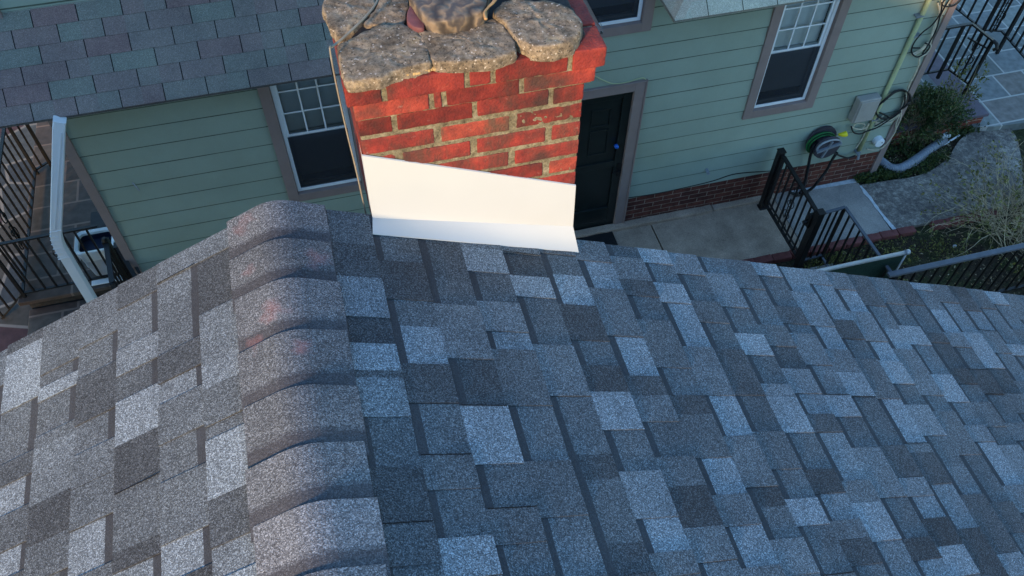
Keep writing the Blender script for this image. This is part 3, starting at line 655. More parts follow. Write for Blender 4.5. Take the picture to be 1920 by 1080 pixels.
# back row of stones, mostly beyond the frame
def rect(x0, x1, y0, y1): return [(x0, y0), (x1, y0), (x1, y1), (x0, y1)]
for i, (a, b, c_, d_) in enumerate(((.04, .3, 2.25, 2.40), (.33, .62, 2.24, 2.40), (.52, .70, 2.03, 2.21))):
    stone_mb(rect(a, b, c_, d_), ZT-.004, .05, 20+i).build('cap_stone', M_stone, chim, smooth=True)
pt_ = [tuple(G(x, y, ZT+.07)[:2]) for x, y in ((768, -8), (792, 26), (806, 38), (830, 43), (868, 34), (900, 26), (910, 10), (916, -30), (860, -60), (790, -50))]
stone_mb(pt_, ZT, .075, 31, dome=.03, amp=.004).build('flue_plug', M_swirl, chim, smooth=True)
pt_ = [tuple(G(x, y, ZT+.04)[:2]) for x, y in ((762, 34), (770, 12), (776, 14), (790, 24), (797, 40), (795, 57), (778, 54), (766, 46))]
stone_mb(pt_, ZT, .045, 35, dome=.01, amp=.002).build('flue_tile', M_clay, chim, smooth=True)
gr = MB(); rg = random.Random(9)
for k in range(150):
    t = rg.random()
    if k < 90: a = G(*[(700+t*170, 151-t*33+rg.uniform(-1.5, 2.0))][0], ZT+.006)
    else: a = G(820+t*80, 46-t*8+rg.uniform(-6, 12), ZT+.015)
    r_ = rg.uniform(.0015, .005); gr.rbox(a.x-r_, a.x+r_, a.y-r_, a.y+r_, a.z-.004, a.z+r_, r_*.4, .01, .001, k)
gr.build('grit', M_rust, chim)['kind'] = 'stuff'
# flashing
fl = MB(); yf = YF-.0045
def fy(x, y): return PY(x, y, yf)
tl, tr_, br, bl_ = fy(682.5, 291.5), fy(1079, 348.5), fy(1077, 424), fy(697, 409)
tl.x = X0-.004; bl_.x = X0-.006; tr_.x = X1+.002; br.x = X1+.006
N_ = 24
def lerp4(u, v): return tl.lerp(tr_, u).lerp(bl_.lerp(br, u), v)
for i in range(N_):
    for j in range(10):
        pts = []
        for (uu, vv) in ((i/N_, j/10), ((i+1)/N_, j/10), ((i+1)/N_, (j+1)/10), (i/N_, (j+1)/10)):
            p = lerp4(uu, vv); p = p + Vector((0, -1, 0))*(.0012*noise.noise(Vector((p.x*6, p.z*6, 2)))*math.sin(math.pi*vv)); pts.append(p)
        fl.quad(pts[3], pts[2], pts[1], pts[0])
# apron bent out onto the shingles
al, ar = to_sy(1, 697, 442), to_sy(1, 1081, 475.5)
pa = P_slope(1, al[0], al[1], .009); pb = P_slope(1, ar[0]+.004, ar[1], .009)
apn = MB(); i0 = 0; NA, NBB = 36, 8
for j_ in range(NBB+1):
    for i_ in range(NA+1):
        u = i_/NA; v = j_/NBB; apn.v.append(tuple(bl_.lerp(br, u).lerp(pa.lerp(pb, u), v) + Vector((0, 0, .0012*math.sin(math.pi*v)*noise.noise(Vector((u*5, v, 3)))))))
for j_ in range(NBB):
    for i_ in range(NA): a = j_*(NA+1)+i_; apn.f.append((a+NA+1, a+NA+2, a+1, a)); apn.c.append(None)
apn.build('flashing_apron', M_white, chim, smooth=True)
fl.quad(pa-Vector((0, 0, .004)), pb-Vector((0, 0, .004)), pb, pa)
fl.quad(br, br+Vector((0, .1, -.01)), tr_+Vector((0, .1, 0)), tr_); fl.quad(tl, tl+Vector((0, .06, 0)), bl_+Vector((0, .06, 0)), bl_)
fl.quad(tl+Vector((0, .004, .002)), tr_+Vector((0, .004, .002)), tr_, tl)
fl.build('flashing', M_white, chim, smooth=False, weld=True)

# cable over the cap and down the side of the chimney
cb = MB(); pts = [G(x, y, ZT+.058) for x, y in ((712, -20), (706, 4), (688, 28), (664, 52), (640, 74), (622, 88))]
cb.tube(smooth_path(pts), .0032, 6)
pts = [G(622, 88, ZT+.055), PY(621, 92, YF-.002), PY(634, 160, YF+.0), PY(660, 270, YF+.02), PY(676, 350, YF+.02), PY(686, 402, YF+.02)]
pts[1] = Vector((X0-.035, YF+.09, ZT+.02)); 
cb.tube(smooth_path([pts[0], PY(619, 95, 1.84), PY(632, 165, 1.84), PY(651, 250, 1.84), PY(668, 320, 1.84), PY(690, 420, 1.84)]), .0026, 6)
tag(cb.build('cable', M_wire), 'thin grey cable lying over the chimney cap and hanging down its left side', 'cable')
vn = MB(); rg = random.Random(3)
for q in range(3):
    pts = [G(x+rg.uniform(-2, 2), y, ZT+.06+.012*q) for x, y in ((938, -14), (926, 4), (914, 14), (909, 24), (911, 36))]
    vn.tube(smooth_path(pts), .004-.0006*q, 6)
tag(vn.build('dried_vine', M_vine, smooth=True), 'dried brown vine twisted over the middle of the chimney top', 'vine')

# ================================================================== NEIGHBOUR HOUSE
D = 5.9; XL, XRt = -2.2, 6.0; YBK = 13.
nb = empty('sage_house', 'sage green lap sided house on a brown brick foundation behind the chimney', 'house', (0, 0, 0))
WIN = [(4.03, 4.82, 1.314, 2.95), (-.59, .20, 1.28, 2.92), (2.05, 2.84, 2.62, 4.2)]
DOOR = (1.85, 2.88, .02, 2.05)
HOLES = WIN + [DOOR]
sdg = MB(); z0 = .409; e = .2035
k = 0; z = z0
while z < 5.3:
    za, zb = z, min(z+e, 5.4)
    xs = sorted(set([XL+.03, XRt-.03] + [v for h in HOLES for v in h[:2]]))
    zc = sorted(set([za, zb] + [v for h in HOLES for v in h[2:] if za < v < zb]))
    for i in range(len(xs)-1):
        for j in range(len(zc)-1):
            xm = (xs[i]+xs[i+1])/2; zm = (zc[j]+zc[j+1])/2
            if any(h[0] < xm < h[1] and h[2] < zm < h[3] for h in HOLES): continue
            def yy(zv): return D - .012*(1-(zv-za)/e)
            n = max(1, int((xs[i+1]-xs[i])/.4))
            for q in range(n):
                xa_ = xs[i]+(xs[i+1]-xs[i])*q/n; xb_ = xs[i]+(xs[i+1]-xs[i])*(q+1)/n
                w1 = .0015*noise.noise(Vector((xa_*1.3, k*3.1, 0))); w2 = .0015*noise.noise(Vector((xb_*1.3, k*3.1, 0)))
                sdg.quad((xa_, yy(zc[j])+w1, zc[j]), (xb_, yy(zc[j])+w2, zc[j]), (xb_, yy(zc[j+1])+w2, zc[j+1]), (xa_, yy(zc[j+1])+w1, zc[j+1]))
                if j == 0: sdg.quad((xa_, D+.004, za-.0005), (xb_, D+.004, za-.0005), (xb_, yy(za)+w2, za), (xa_, yy(za)+w1, za))
    z += e; k += 1
lapshade = MB(); z = z0+e  # dark strips painting the shade line under every lap
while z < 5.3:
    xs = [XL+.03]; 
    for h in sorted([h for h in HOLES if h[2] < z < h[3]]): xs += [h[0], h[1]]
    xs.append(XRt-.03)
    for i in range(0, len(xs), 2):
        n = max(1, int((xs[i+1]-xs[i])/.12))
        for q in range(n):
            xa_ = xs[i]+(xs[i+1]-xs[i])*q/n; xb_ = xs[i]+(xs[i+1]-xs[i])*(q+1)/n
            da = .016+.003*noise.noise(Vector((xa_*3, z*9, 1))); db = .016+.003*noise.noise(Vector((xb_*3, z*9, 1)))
            lapshade.quad((xa_, D-.0042, z-da), (xb_, D-.0042, z-db), (xb_, D-.0022, z), (xa_, D-.0022, z))
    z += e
# side walls
for (x, sg) in ((XL, 1), (XRt, -1)):
    z = z0
    while z < 5.3:
        q = [(x-.012*sg+.0, D+.02, z), (x-.012*sg, YBK, z), (x, YBK, z+e), (x, D+.02, z+e)]
        sdg.quad(*(q if sg < 0 else q[::-1])); z += e
sdg.box(XL+.01, XRt-.01, YBK-.02, YBK, 0, 5.4)
sdg.build('lap_siding', M_siding, nb); lapshade.build('lap_shadows', M_lapshade, nb)
fd = MB()
for a, b in ((XL+.02, DOOR[0]), (DOOR[1], XRt-.04)): fd.box(a, b, D-.004, D+.2, -.2, z0-.004)
fd.build('foundation', M_found, nb)
for a_ in (XRt-.05, XL+.01): fs = MB(); fs.box(a_, a_+.04, D+.2, YBK, -.2, z0-.004); fs.build('side_foundation', M_found_y, nb)
for x0_, x1_ in ((XL-.015, XL+.065), (XRt-.045, XRt+.03)):
    cbm = MB(); cbm.box(x0_, x1_, D-.03, D-.002, .05 if x0_ > 0 else .3, 5.4)
    xx = (x1_-.022, x1_) if x0_ > 0 else (x0_, x0_+.022)
    cbm.box(xx[0], xx[1], D-.0, D+.09, .05 if x0_ > 0 else .3, 5.4)
    cbm.build('corner_board', M_trim, nb)
# windows
def window(x0, x1, z0_, z1, grid=True):
    cs_ = .095; m = MB()
    yo, yi = D-.028, D+.10
    m.box(x0, x0+cs_, yo, D+.01, z0_, z1); m.box(x1-cs_, x1, yo, D+.01, z0_, z1)
    m.box(x0+cs_, x1-cs_, yo, D+.01, z0_, z0_+cs_); m.box(x0+cs_, x1-cs_, yo, D+.01, z1-cs_, z1)
    a, b, c, d = x0+cs_, x1-cs_, z0_+cs_, z1-cs_       # reveal
    m.box(a-.012, a, D+.01, yi, c, d); m.box(b, b+.012, D+.01, yi, c, d); m.box(a, b, D+.01, yi, c-.012, c)
    wn = m.build('window', M_trim, nb, bevel=.003)
    f = MB(); y0 = D+.012; fw_ = .032
    a += .003; b -= .003; c += .003
    zm = c + (d-c)*.475
    def frame(mb, a, b, c, d, w_, ya, yb_):
        mb.box(a, a+w_, ya, yb_, c, d); mb.box(b-w_, b, ya, yb_, c, d); mb.box(a+w_, b-w_, ya, yb_, c, c+w_); mb.box(a+w_, b-w_, ya, yb_, d-w_, d)
    frame(f, a, b, c, d, fw_, y0, D+.09)
    f.build('sash_frame', M_sash, wn, bevel=.002)
    g = MB(); frame(g, a+fw_, b-fw_, zm-.02, d-fw_, .022, D+.03, D+.052)
    ia, ib, ic, id_ = a+fw_+.022, b-fw_-.022, zm+.002, d-fw_-.022
    for q in (1, 2):
        xq = ia+(ib-ia)*q/3; g.box(xq-.007, xq+.007, D+.033, D+.045, ic, id_)
    hh = (id_-ic)/3
    for q in (1, 2):
        zq = ic+hh*q; g.box(ia, ib, D+.0345, D+.0435, zq-.007, zq+.007)
    g.build('upper_sash', M_sash, wn)
    g = MB(); frame(g, a+fw_, b-fw_, c+fw_, zm+.005, .026, D+.056, D+.078); g.build('lower_sash', M_reel if not grid else M_sash, wn)
    g = MB(); g.quad((ia-.004, D+.039, ic), (ib+.004, D+.039, ic), (ib+.004, D+.039, id_), (ia-.004, D+.039, id_)); g.build('upper_pane', M_glass, wn)
    g = MB(); g.quad((a+fw_-.002, D+.022, c+fw_-.002), (b-fw_+.002, D+.022, c+fw_-.002), (b-fw_+.002, D+.022, zm-.021), (a+fw_-.002, D+.022, zm-.021)); g.build('insect_screen', M_screen, wn)
    bl = MB(); zq = c+.14
    while zq < d-.03:
        bl.quad((a+fw_+.01, D+.084, zq), (b-fw_-.01, D+.084, zq), (b-fw_-.01, D+.0935, zq+.0195), (a+fw_+.01, D+.0935, zq+.0195)); zq += .021
    bl.build('blind', M_blind, wn)
    k_ = MB(); k_.box(a-.01, b+.01, D+.13, D+.15, c-.05, d+.05); k_.build('dark_room', M_dark, wn)
    return wn
for wv in WIN: window(*wv)
# side door
dm = MB(); x0, x1, z0_, z1 = DOOR; cw = .105
dm.box(x0, x0+cw, D-.03, D+.02, z0_, z1); dm.box(x1-cw, x1, D-.03, D+.02, z0_, z1); dm.box(x0+cw, x1-cw, D-.03, D+.02, z1-cw, z1)
dm.box(x1-.002, x1+.014, D-.042, D-.012, z0_, z1+.014); dm.box(x0, x1-.003, D-.042, D-.012, z1-.002, z1+.012)
dcase = dm.build('door_frame', M_trim, nb, bevel=.004)
dr = MB(); a, b = x0+cw, x1-cw; zt_ = z1-cw
dr.box(a, b, D+.03, D+.06, z0_, zt_)
def ring(mb, x0, x1, z0, z1, w_, y0, y1):
    mb.box(x0, x0+w_, y0, y1, z0, z1); mb.box(x1-w_, x1, y0, y1, z0, z1); mb.box(x0+w_, x1-w_, y0, y1, z0, z0+w_); mb.box(x0+w_, x1-w_, y0, y1, z1-w_, z1)
ring(dr, a, b, z0_, zt_, .09, D+.005, D+.0295)
dr.box(a+.09, b-.09, D+.005, D+.0295, z0_+.92, z0_+1.0); dr.box(a+.09, b-.09, D+.006, D+.0295, z0_+.09, z0_+.30)
dr.box(a+.09, b-.09, D+.0, D+.006, z0_+.285, z0_+.30)
for xx in (a+.13, (a+b)/2+.02):
    ring(dr, xx, xx+.2, z0_+1.12, z0_+1.45, .012, D+.018, D+.0292); ring(dr, xx, xx+.2, z0_+1.5, z0_+1.72, .012, D+.018, D+.0292)
dd = dr.build('door', M_door, nb, bevel=.003)
hb_ = MB(); p = PY(1155, 273, D); hb_.tube([(p.x, D+.004, p.z), (p.x, D-.03, p.z)], [.022, .02], 16); hb_.build('lock', M_blue, dd, smooth=True)
hb_ = MB(); p = PY(1165, 310, D); hb_.box(b-.05, b-.02, D-.006, D+.004, z0_+.78, z0_+.96); hb_.bar((b-.035, D-.03, z0_+.87), (b-.11, D-.03, z0_+.87), .008); hb_.bar((b-.035, D-.03, z0_+.87), (b-.035, D, z0_+.87), .008); hb_.build('handle', M_black, dd)
# pent roofs with three-tab shingles over the ground floor
def pent(xa, xb, hipL, hipR, seed):
    rng = random.Random(seed); m = MB(); ye = 5.36; ze = 3.085; rowh = .1275; nrow = 9
    c45 = math.sqrt(.5)
    def P(x, s, h): return Vector((x, ye + s*c45 - h*c45, ze + s*c45 + h*c45))
    for r in range(nrow):
        s0, s1 = r*rowh, (r+1)*rowh; off = (.1525 if r % 2 else 0)+.03; x = math.floor((xa-.3)/.305)*.305+off
        while x < xb:
            a0 = max(x+.0035, xa); b0 = min(x+.3015, xb); t = min(max(rng.gauss(.5, .38), 0), 1); t2 = t if rng.random() < .6 else min(max(t+rng.choice((-.6, .6)), 0), 1)
            hl = s0*c45 if hipR else -9; lim = xb - hl if hipR else 99
            la = xa + s0*c45 if hipL else -99
            if x+.305 > la and x < lim and b0 > a0:
                a1, b1 = a0, b0
                if hipR: b1 = min(b1, xb-s1*c45+.0); b0 = min(b0, xb-s0*c45)
                if hipL: a1 = max(a1, xa+s1*c45); a0 = max(a0, xa+s0*c45)
                if b0 > a0:
                    b1 = max(b1, a1+.001) if b1 > a1 else a1; am0 = (a0+b0)/2; am1 = min(max(am0, a1), max(a1, b1))
                    h0, h1 = .007, .002
                    m.quad(P(a0, s0, h0), P(am0, s0, h0), P(am1, s1, h1), P(a1, s1, h1), col=(t, 0, 0))
                    m.quad(P(am0, s0, h0), P(b0, s0, h0), P(max(b1, am1), s1, h1), P(am1, s1, h1), col=((t+t2)/2, 0, 0))
                    m.quad(P(a0, s0, -.004), P(b0, s0, -.004), P(b0, s0, h0), P(a0, s0, h0), col=(.1, .8, .4))
            x += .305
    top = nrow*rowh
    # deck, fascia, soffit
    xt0 = xa+(top*c45 if hipL else 0); xt1 = xb-(top*c45 if hipR else 0)
    m.quad(P(xa, 0, -.003), P(xb, 0, -.003), P(xt1, top, -.003), P(xt0, top, -.003), col=(0, 1, .3))
    bf = lambda a, b, c, d: m.quad(a, b, c, d, col=(.6, .5, 0))
    bf((xa, ye+.006, ze-.022), (xb, ye+.006, ze-.022), (xb, ye+.006, ze-.004), (xa, ye+.006, ze-.004))
    bf((xa, D, ze-.022), (xb, D, ze-.022), (xb, ye+.006, ze-.022), (xa, ye+.006, ze-.022))
    for hp, xc, sg in ((hipL, xa, 1), (hipR, xb, -1)):
        if hp:   # hip end rows return to the wall
            for r in range(5):
                s0, s1 = r*rowh, (r+1)*rowh
                q0, q1 = s0*c45, s1*c45
                A = Vector((xc+sg*q0, ye+q0, ze+q0+.009)); B = Vector((xc+sg*q0, D+.0, ze+q0+.009)); C2 = Vector((xc+sg*q1, D+.0, ze+q1+.004)); D2 = Vector((xc+sg*q1, ye+q1, ze+q1+.004))
                pp = [A, B, C2, D2] if sg < 0 else [B, A, D2, C2]
                if ye+q1 <= D+.05: m.quad(*pp, col=(rng.random(), 0, 0))
            # hip cap pieces
            for r in range(5):
                q0, q1 = r*.095, (r+1)*.095+.02; tt = rng.random()
                c0 = Vector((xc+sg*q0, ye+q0, ze+q0+.016)); c1 = Vector((xc+sg*q1, ye+q1, ze+q1+.008))
                fx = Vector((sg*.085, 0, -.004)); fy_ = Vector((0, .085, -.004))
                m.quad(c0, c0+fx, c1+fx, c1, col=(tt, 0, 0)) if sg > 0 else m.quad(c0+fx, c0, c1, c1+fx, col=(tt, 0, 0))
                m.quad(c0+fy_, c0, c1, c1+fy_, col=(tt, 0, 0)) if sg > 0 else m.quad(c0, c0+fy_, c1+fy_, c1, col=(tt, 0, 0))
            m.quad((xc, ye, ze-.022), (xc, D, ze-.022), (xc, D, ze+.004), (xc, ye, ze+.004), col=(.6, .5, 0))
    return m
pent(-4.6, 2.178, False, True, 5).build('pent_roof', M_olds, nb)
M_olds_lit = shingle_mat('painted sunlit three tab granules', (.42, .32, .25), (.42, .37, .29), (.40, .39, .31), (.03, .03, .03), soft=.55, vs=330.)  # paler, warmer copy: sunlight put into the right pent roof's colour
pent(2.785, 6.35, True, False, 8).build('pent_roof', M_olds_lit, nb)
mr_ = MB()
for sg in (0, 1):
    ys0, ys1 = (D-.45, (D+YBK)/2) if sg == 0 else (YBK+.45, (D+YBK)/2)
    q = [(XL-.4, ys0, 5.35), (XRt+.4, ys0, 5.35), (XRt-2.4, ys1, 7.9), (XL+2.4, ys1, 7.9)]
    mr_.quad(*(q if sg == 0 else q[::-1]), col=(.5, 0, 0))
mr_.tri((XL-.4, YBK+.45, 5.35), (XL-.4, D-.45, 5.35), (XL+2.4, (D+YBK)/2, 7.9), col=(.5, 0, 0)); mr_.tri((XRt+.4, D-.45, 5.35), (XRt+.4, YBK+.45, 5.35), (XRt-2.4, (D+YBK)/2, 7.9), col=(.5, 0, 0))
mr_.quad((XL-.4, D-.45, 5.34), (XL-.4, YBK+.45, 5.34), (XRt+.4, YBK+.45, 5.34), (XRt+.4, D-.45, 5.34), col=(.5, .5, 0))
mr_.build('main_roof', M_olds, nb)
# downspout from the corner of the left pent roof
ds = MB(); YD = 5.33
def rect_pipe(pts, hw, hd):
    m = MB(); i0 = 0; n = len(pts)
    for k, p in enumerate(pts):
        t = (pts[min(k+1, n-1)]-pts[max(k-1, 0)]).normalized(); y = Vector((0, 1, 0)); x = t.cross(y).normalized()
        for a, b in ((-1, -.6), (-.85, -1), (.85, -1), (1, -.6), (1, .8), (.9, 1), (-.9, 1), (-1, .8)): m.v.append(tuple(p + x*a*hw + y*b*hd))
    for k in range(n-1):
        for j in range(8):
            a = k*8+j; b = k*8+(j+1) % 8; m.f.append((a, a+8, b+8, b)); m.c.append(None)
    m.f.append(tuple(range(8))); m.c.append(None)
    return m
pp = [PY(x, y, YD) for x, y in ((112, 224), (111, 236), (105, 428))]
bend = [PY(x, y, YD) for x, y in ((105, 434), (105.5, 441), (107, 448), (109.5, 456), (113, 464), (117, 471), (121.5, 478))]
low = [PY(x, y, YD) for x, y in ((125, 484), (180, 575), (215, 633))]
dp = rect_pipe(pp+bend+low, .043, .036)
dsp = dp.build('downspout', M_sash, nb)
rb = MB()
for k in range(1, 7):
    a = bend[k-1].lerp(bend[k], .5); t = (bend[k]-bend[k-1]).normalized(); x = t.cross(Vector((0, 1, 0))).normalized()
    rb.bar(a + x*.02 + Vector((0, -.035, 0)), a - x*.046 + Vector((0, -.035, 0)), .0035)
x = Vector((1, 0, 0)); rb.bar(pp[2]+Vector((-.046, -.036, 0)), pp[2]+Vector((.046, -.036, 0)), .004); rb.bar(bend[-1]+Vector((-.05, -.036, 0)), bend[-1]+Vector((.05, -.036, 0)), .004)
rb.bar(pp[1]+Vector((0, -.038, -.04)), pp[2]+Vector((0, -.038, .02)), .003)
rb.build('pipe_seams', M_sash, dsp)
# conduit on the wall
cd_ = MB(); pc = [PY(1752, -20, D-.035), PY(1742, 0, D-.035), PY(1662, 171, D-.035), PY(1609, 286, D-.035)]
cd_.tube(pc, .024, 12); cdo = cd_.build('conduit', M_condu, nb, smooth=True)
for (x, y) in ((1724, 28), (1719, 65), (1640, 222)):
    cl_ = MB(); p = PY(x, y, D-.03); cl_.box(p.x-.05, p.x+.03, D-.064, D-.001, p.z-.008, p.z+.008); cl_.build('pipe_clamp', M_galv, cdo)
sp_ = MB()
for (x, y) in ((1326, 320), ): p = PY(x, y, D-.03); sp_.tube([(p.x, D, p.z), (p.x, D-.07, p.z-.01)], .018, 8)
sp_.build('hose_tap', M_galv, nb); sp_ = MB()
p = PY(1607, 287, D-.05); sp_.tube([(p.x, D, p.z), (p.x, D-.09, p.z), (p.x, D-.1, p.z-.05)], .016, 8); sp_.box(p.x-.03, p.x+.03, D-.075, D-.06, p.z+.015, p.z+.03)
sp_.build('hose_tap', M_galv, nb)
hk = MB(); p = PY(257, 352, D-.02); hk.tube([(p.x-.02, D-.01, p.z+.06), (p.x, D-.03, p.z+.02), (p.x+.01, D-.03, p.z-.03)], .006, 6); hk.build('wall_hook', M_galv, nb)
ww = MB(); ww.tube(smooth_path([PY(x, y, D-.02) for x, y in ((1108, 138), (1130, 150), (1152, 157), (1180, 153), (1206, 146), (1212, 160), (1205, 200))]), .005, 6); ww.build('door_wire', M_condu, nb)
ww = MB(); ww.tube(smooth_path([PY(x, y, D-.012) for x, y in ((1178, 371), (1240, 361), (1330, 341), (1380, 326), (1450, 320), (1500, 312))]), .006, 6); ww.build('base_wire', M_rubber, nb)

# ------------------------------------------------------------------ wall mounted gear at the right corner
def W(x, y, d=.02): return PY(x, y, D-d)
def cw_(x, y, d=.02): return W(1560+x/5.4, 150+y/5.4, d)
ub = empty('utility_box', 'beige plastic utility box fixed to the green siding beside the conduit', 'utility box', cw_(300, 350))
m = MB(); p0 = cw_(185, 455, .10); p1 = cw_(500, 225, .10); m.box(p0.x, p1.x-.02, D-.11, D-.014, p0.z+.02, p0.z+.33); m.build('box_body', M_box, ub, bevel=.012)
m = MB(); m.box(p0.x+.015, p1.x-.035, D-.122, D-.1105, p0.z+.035, p0.z+.315); m.build('lid', M_box, ub, bevel=.006)
jb = empty('junction_box', 'small white round junction box low beside the grey corner board', 'junction box', cw_(465, 610))
m = MB(); p = cw_(465, 615, .03); m.tube([(p.x, D-.006, p.z), (p.x, D-.07, p.z), (p.x, D-.078, p.z)], [.06, .058, .05], 20); m.build('cover', M_sash, jb, smooth=False)
m = MB(); m.tube([(p.x+.02, D-.077, p.z+.01), (p.x+.02, D-.084, p.z+.01)], .006, 8); m.build('screw', M_black, jb)
coil = MB(); rg = random.Random(5)
def ringpts(cxp, cyp, rx, rz, d, tilt=0, n=28, a0=0, a1=6.283):
    c = cw_(cxp, cyp, d); return [c + Vector((rx*math.cos(a0+(a1-a0)*i/n), -.012*math.sin(i*.7), rz*math.sin(a0+(a1-a0)*i/n) + tilt*math.cos(a0+(a1-a0)*i/n))) for i in range(n+1)]
for i in range(5): coil.tube(ringpts(620+rg.uniform(-4, 4), 250+rg.uniform(-4, 4), .185+rg.uniform(-.008, .006), .185+rg.uniform(-.008, .006), .03+.012*i), .0075, 6)
tag(coil.build('cable_coil', M_rubber, smooth=True), 'coil of black cable hung by the grey corner board', 'cable')
M_tan = mat('tan cable sheath', (.50, .45, .34), .6, .35, 9)
def cable(pts, r, m, label, cat='cable'):
    q = MB(); q.tube(smooth_path(pts), r, 6); return tag(q.build('wall_cable', m, smooth=True), label, cat, 'cables clipped to the right house corner')
TANL = 'tan cable clipped to the right corner of the green house'; BLKL = 'loose black cable looping at the right corner of the green house'
for r_ in [[(500, 330), (520, 360), (470, 400), (440, 430), (500, 430), (600, 400), (690, 330), (730, 200), (760, 100)],
        [(440, 450), (520, 440), (610, 420), (680, 350), (650, 440), (640, 520), (590, 600), (520, 680), (440, 710), (350, 700)],
        [(700, 300), (690, 400), (655, 480), (610, 570), (560, 640), (480, 700)],
        [(200, 470), (230, 490), (300, 500), (350, 480), (375, 440)], [(370, 440), (330, 540), (290, 620), (240, 690)], [(210, 480), (250, 440), (330, 450), (300, 500), (240, 495)]]:
    cable([cw_(x, y, .055) for x, y in r_], .0075, M_tan, TANL)
def cz(x, y, d=.055): return W(1560+x/5.333, y/5.333, d)
for r_ in ([(1140, -30), (1110, 60), (1080, 160), (1040, 260), (1000, 350), (975, 420), (900, 500), (830, 545), (800, 540), (880, 500), (960, 420)],
           [(1180, -10), (1130, 90), (1060, 210), (1010, 330), (985, 430)], [(975, 420), (985, 470), (940, 540), (880, 570), (870, 640), (830, 740), (780, 830), (745, 930), (735, 1000), (700, 1060)],
           [(1100, -20), (1090, 60), (1070, 150), (1020, 260), (990, 360)], [(1060, 30), (1075, 120), (1060, 220)]):
    cable([cz(*q) for q in r_], .009, M_tan, TANL)
for r_ in ([(1150, -20), (1100, 40), (1140, 65), (1220, 55), (1290, 0)], [(1100, 20), (1085, 130), (1000, 250), (900, 330), (820, 430), (795, 520), (850, 570), (930, 530), (980, 460), (930, 430)], [(800, 480), (880, 480)], [(1170, 0), (1090, 140), (1040, 300), (960, 450), (900, 540)]):
    cable([cz(*q, .065) for q in r_], .0075, M_rubber, BLKL)
for r_ in ([(195, 470), (220, 530), (290, 545), (350, 520), (460, 480), (600, 390), (700, 320)], [(740, 150), (735, 230), (700, 300)], [(480, 330), (530, 350), (570, 380), (520, 420), (430, 470)]):
    cable([cw_(x, y, .065) for x, y in r_], .008, M_rubber, BLKL)
# hose on its wall reel
hr = empty('hose_reel', 'grey wall hose reel wound with green hose above the brick foundation', 'hose reel', W(1545, 275, .1))
hc = W(1548, 272, .14)
m = MB()
for i in range(5):
    rr = .135+.006*(i % 4)+rg.uniform(-.004, .004); dd_ = .07+.018*(i//2)
    m.tube([Vector((hc.x-.03+rr*1.1*math.cos(a*.2244)+rg.uniform(-.001, .001), D-dd_, hc.z-.01+rr*.98*math.sin(a*.2244))) for a in range(29)], .0085, 6)
m.build('hose', M_hose, hr, smooth=True)
m = MB(); m.tube([(hc.x, D-.02, hc.z), (hc.x, D-.05, hc.z), (hc.x, D-.052, hc.z), (hc.x, D-.17, hc.z), (hc.x, D-.172, hc.z), (hc.x, D-.19, hc.z)], [.17, .17, .08, .08, .155, .15], 26)
m.build('drum', M_reel, hr, smooth=False)
m = MB(); q_ = [(hc.x+.14*math.cos(a), D-.20, hc.z+.03+.10*math.sin(a)) for a in [i*.3 for i in range(12)]]; m.tube(q_, .012, 6)
m.bar((hc.x-.13, D-.2, hc.z-.02), (hc.x+.13, D-.2, hc.z+.05), .014); m.bar((hc.x-.04, D-.2, hc.z-.12), (hc.x+.02, D-.2, hc.z+.1), .01); m.build('crank', M_galv, hr)
m = MB(); p = W(1581, 252, .12); m.tube([(p.x-.05, D-.11, p.z), (p.x-.01, D-.12, p.z), (p.x+.02, D-.125, p.z+.005), (p.x+.035, D-.125, p.z+.01)], [.014, .026, .032, .03], 12); m.build('nozzle', M_yellow, hr, smooth=True)
blk = MB()
blk.tube(smooth_path([W(1528, 270, .12), W(1520, 290, .14), W(1514, 320, .13), G(1510, 338, .25), G(1506, 352, .02), G(1500, 362, .02)]), .017, 8)
blk.tube(smooth_path([W(1570, 285, .12), W(1560, 300, .14), W(1548, 322, .14), W(1530, 345, .16), G(1520, 355, .05), G(1500, 366, .02), G(1480, 360, .1)]), .017, 8)
blk.tube(smooth_path([W(1560, 285, .16), W(1575, 292, .1), W(1590, 296, .08), W(1604, 292, .08)]), .011, 8)
tag(blk.build('garden_hose', M_rubber, smooth=True), 'black garden hose looping from the reel down to the concrete', 'hose')

# ================================================================== GROUND
gm = MB()
def grid(mb, x0, x1, y0, y1, z, n, amp):
    i0 = len(mb.v); 
    for i in range(n+1):
        for j in range(n+1):
            x = x0+(x1-x0)*i/n; y = y0+(y1-y0)*j/n; mb.v.append((x, y, z+amp*noise.noise(Vector((x*1.5, y*1.5, 0)))+amp*.6*noise.noise(Vector((x*7, y*7, 3)))))
    for i in range(n):
        for j in range(n): a = i0+i*(n+1)+j; mb.f.append((a, a+n+1, a+n+2, a+1)); mb.c.append(None)
gm.box(-60, 60, -60, 70, -.5, -.12); grid(gm, 2.5, 13.5, .5, 9.5, -.035, 150, .018)
gm.build('ground', M_soil, kind='structure')
s = MB(); s.poly([(-1.2, 2.35), (3.2, 2.35), (3.2, 3.6), (4.1, 3.6), (4.1, 5.05), (3.19, 5.07), (3.19, 5.895), (-1.2, 5.895)], -.3, -.004)
s.poly([(3.205, 5.07), (4.72, 5.06), (4.72, 5.895), (3.205, 5.895)], -.3, .0)
s.build('side_path', M_conc, kind='structure')
s = MB(); s.poly([(4.728, 5.06), (5.80, 5.055), (5.80, 5.895), (4.728, 5.895)], -.3, .001); s.build('pale_path', M_conc2, kind='structure')
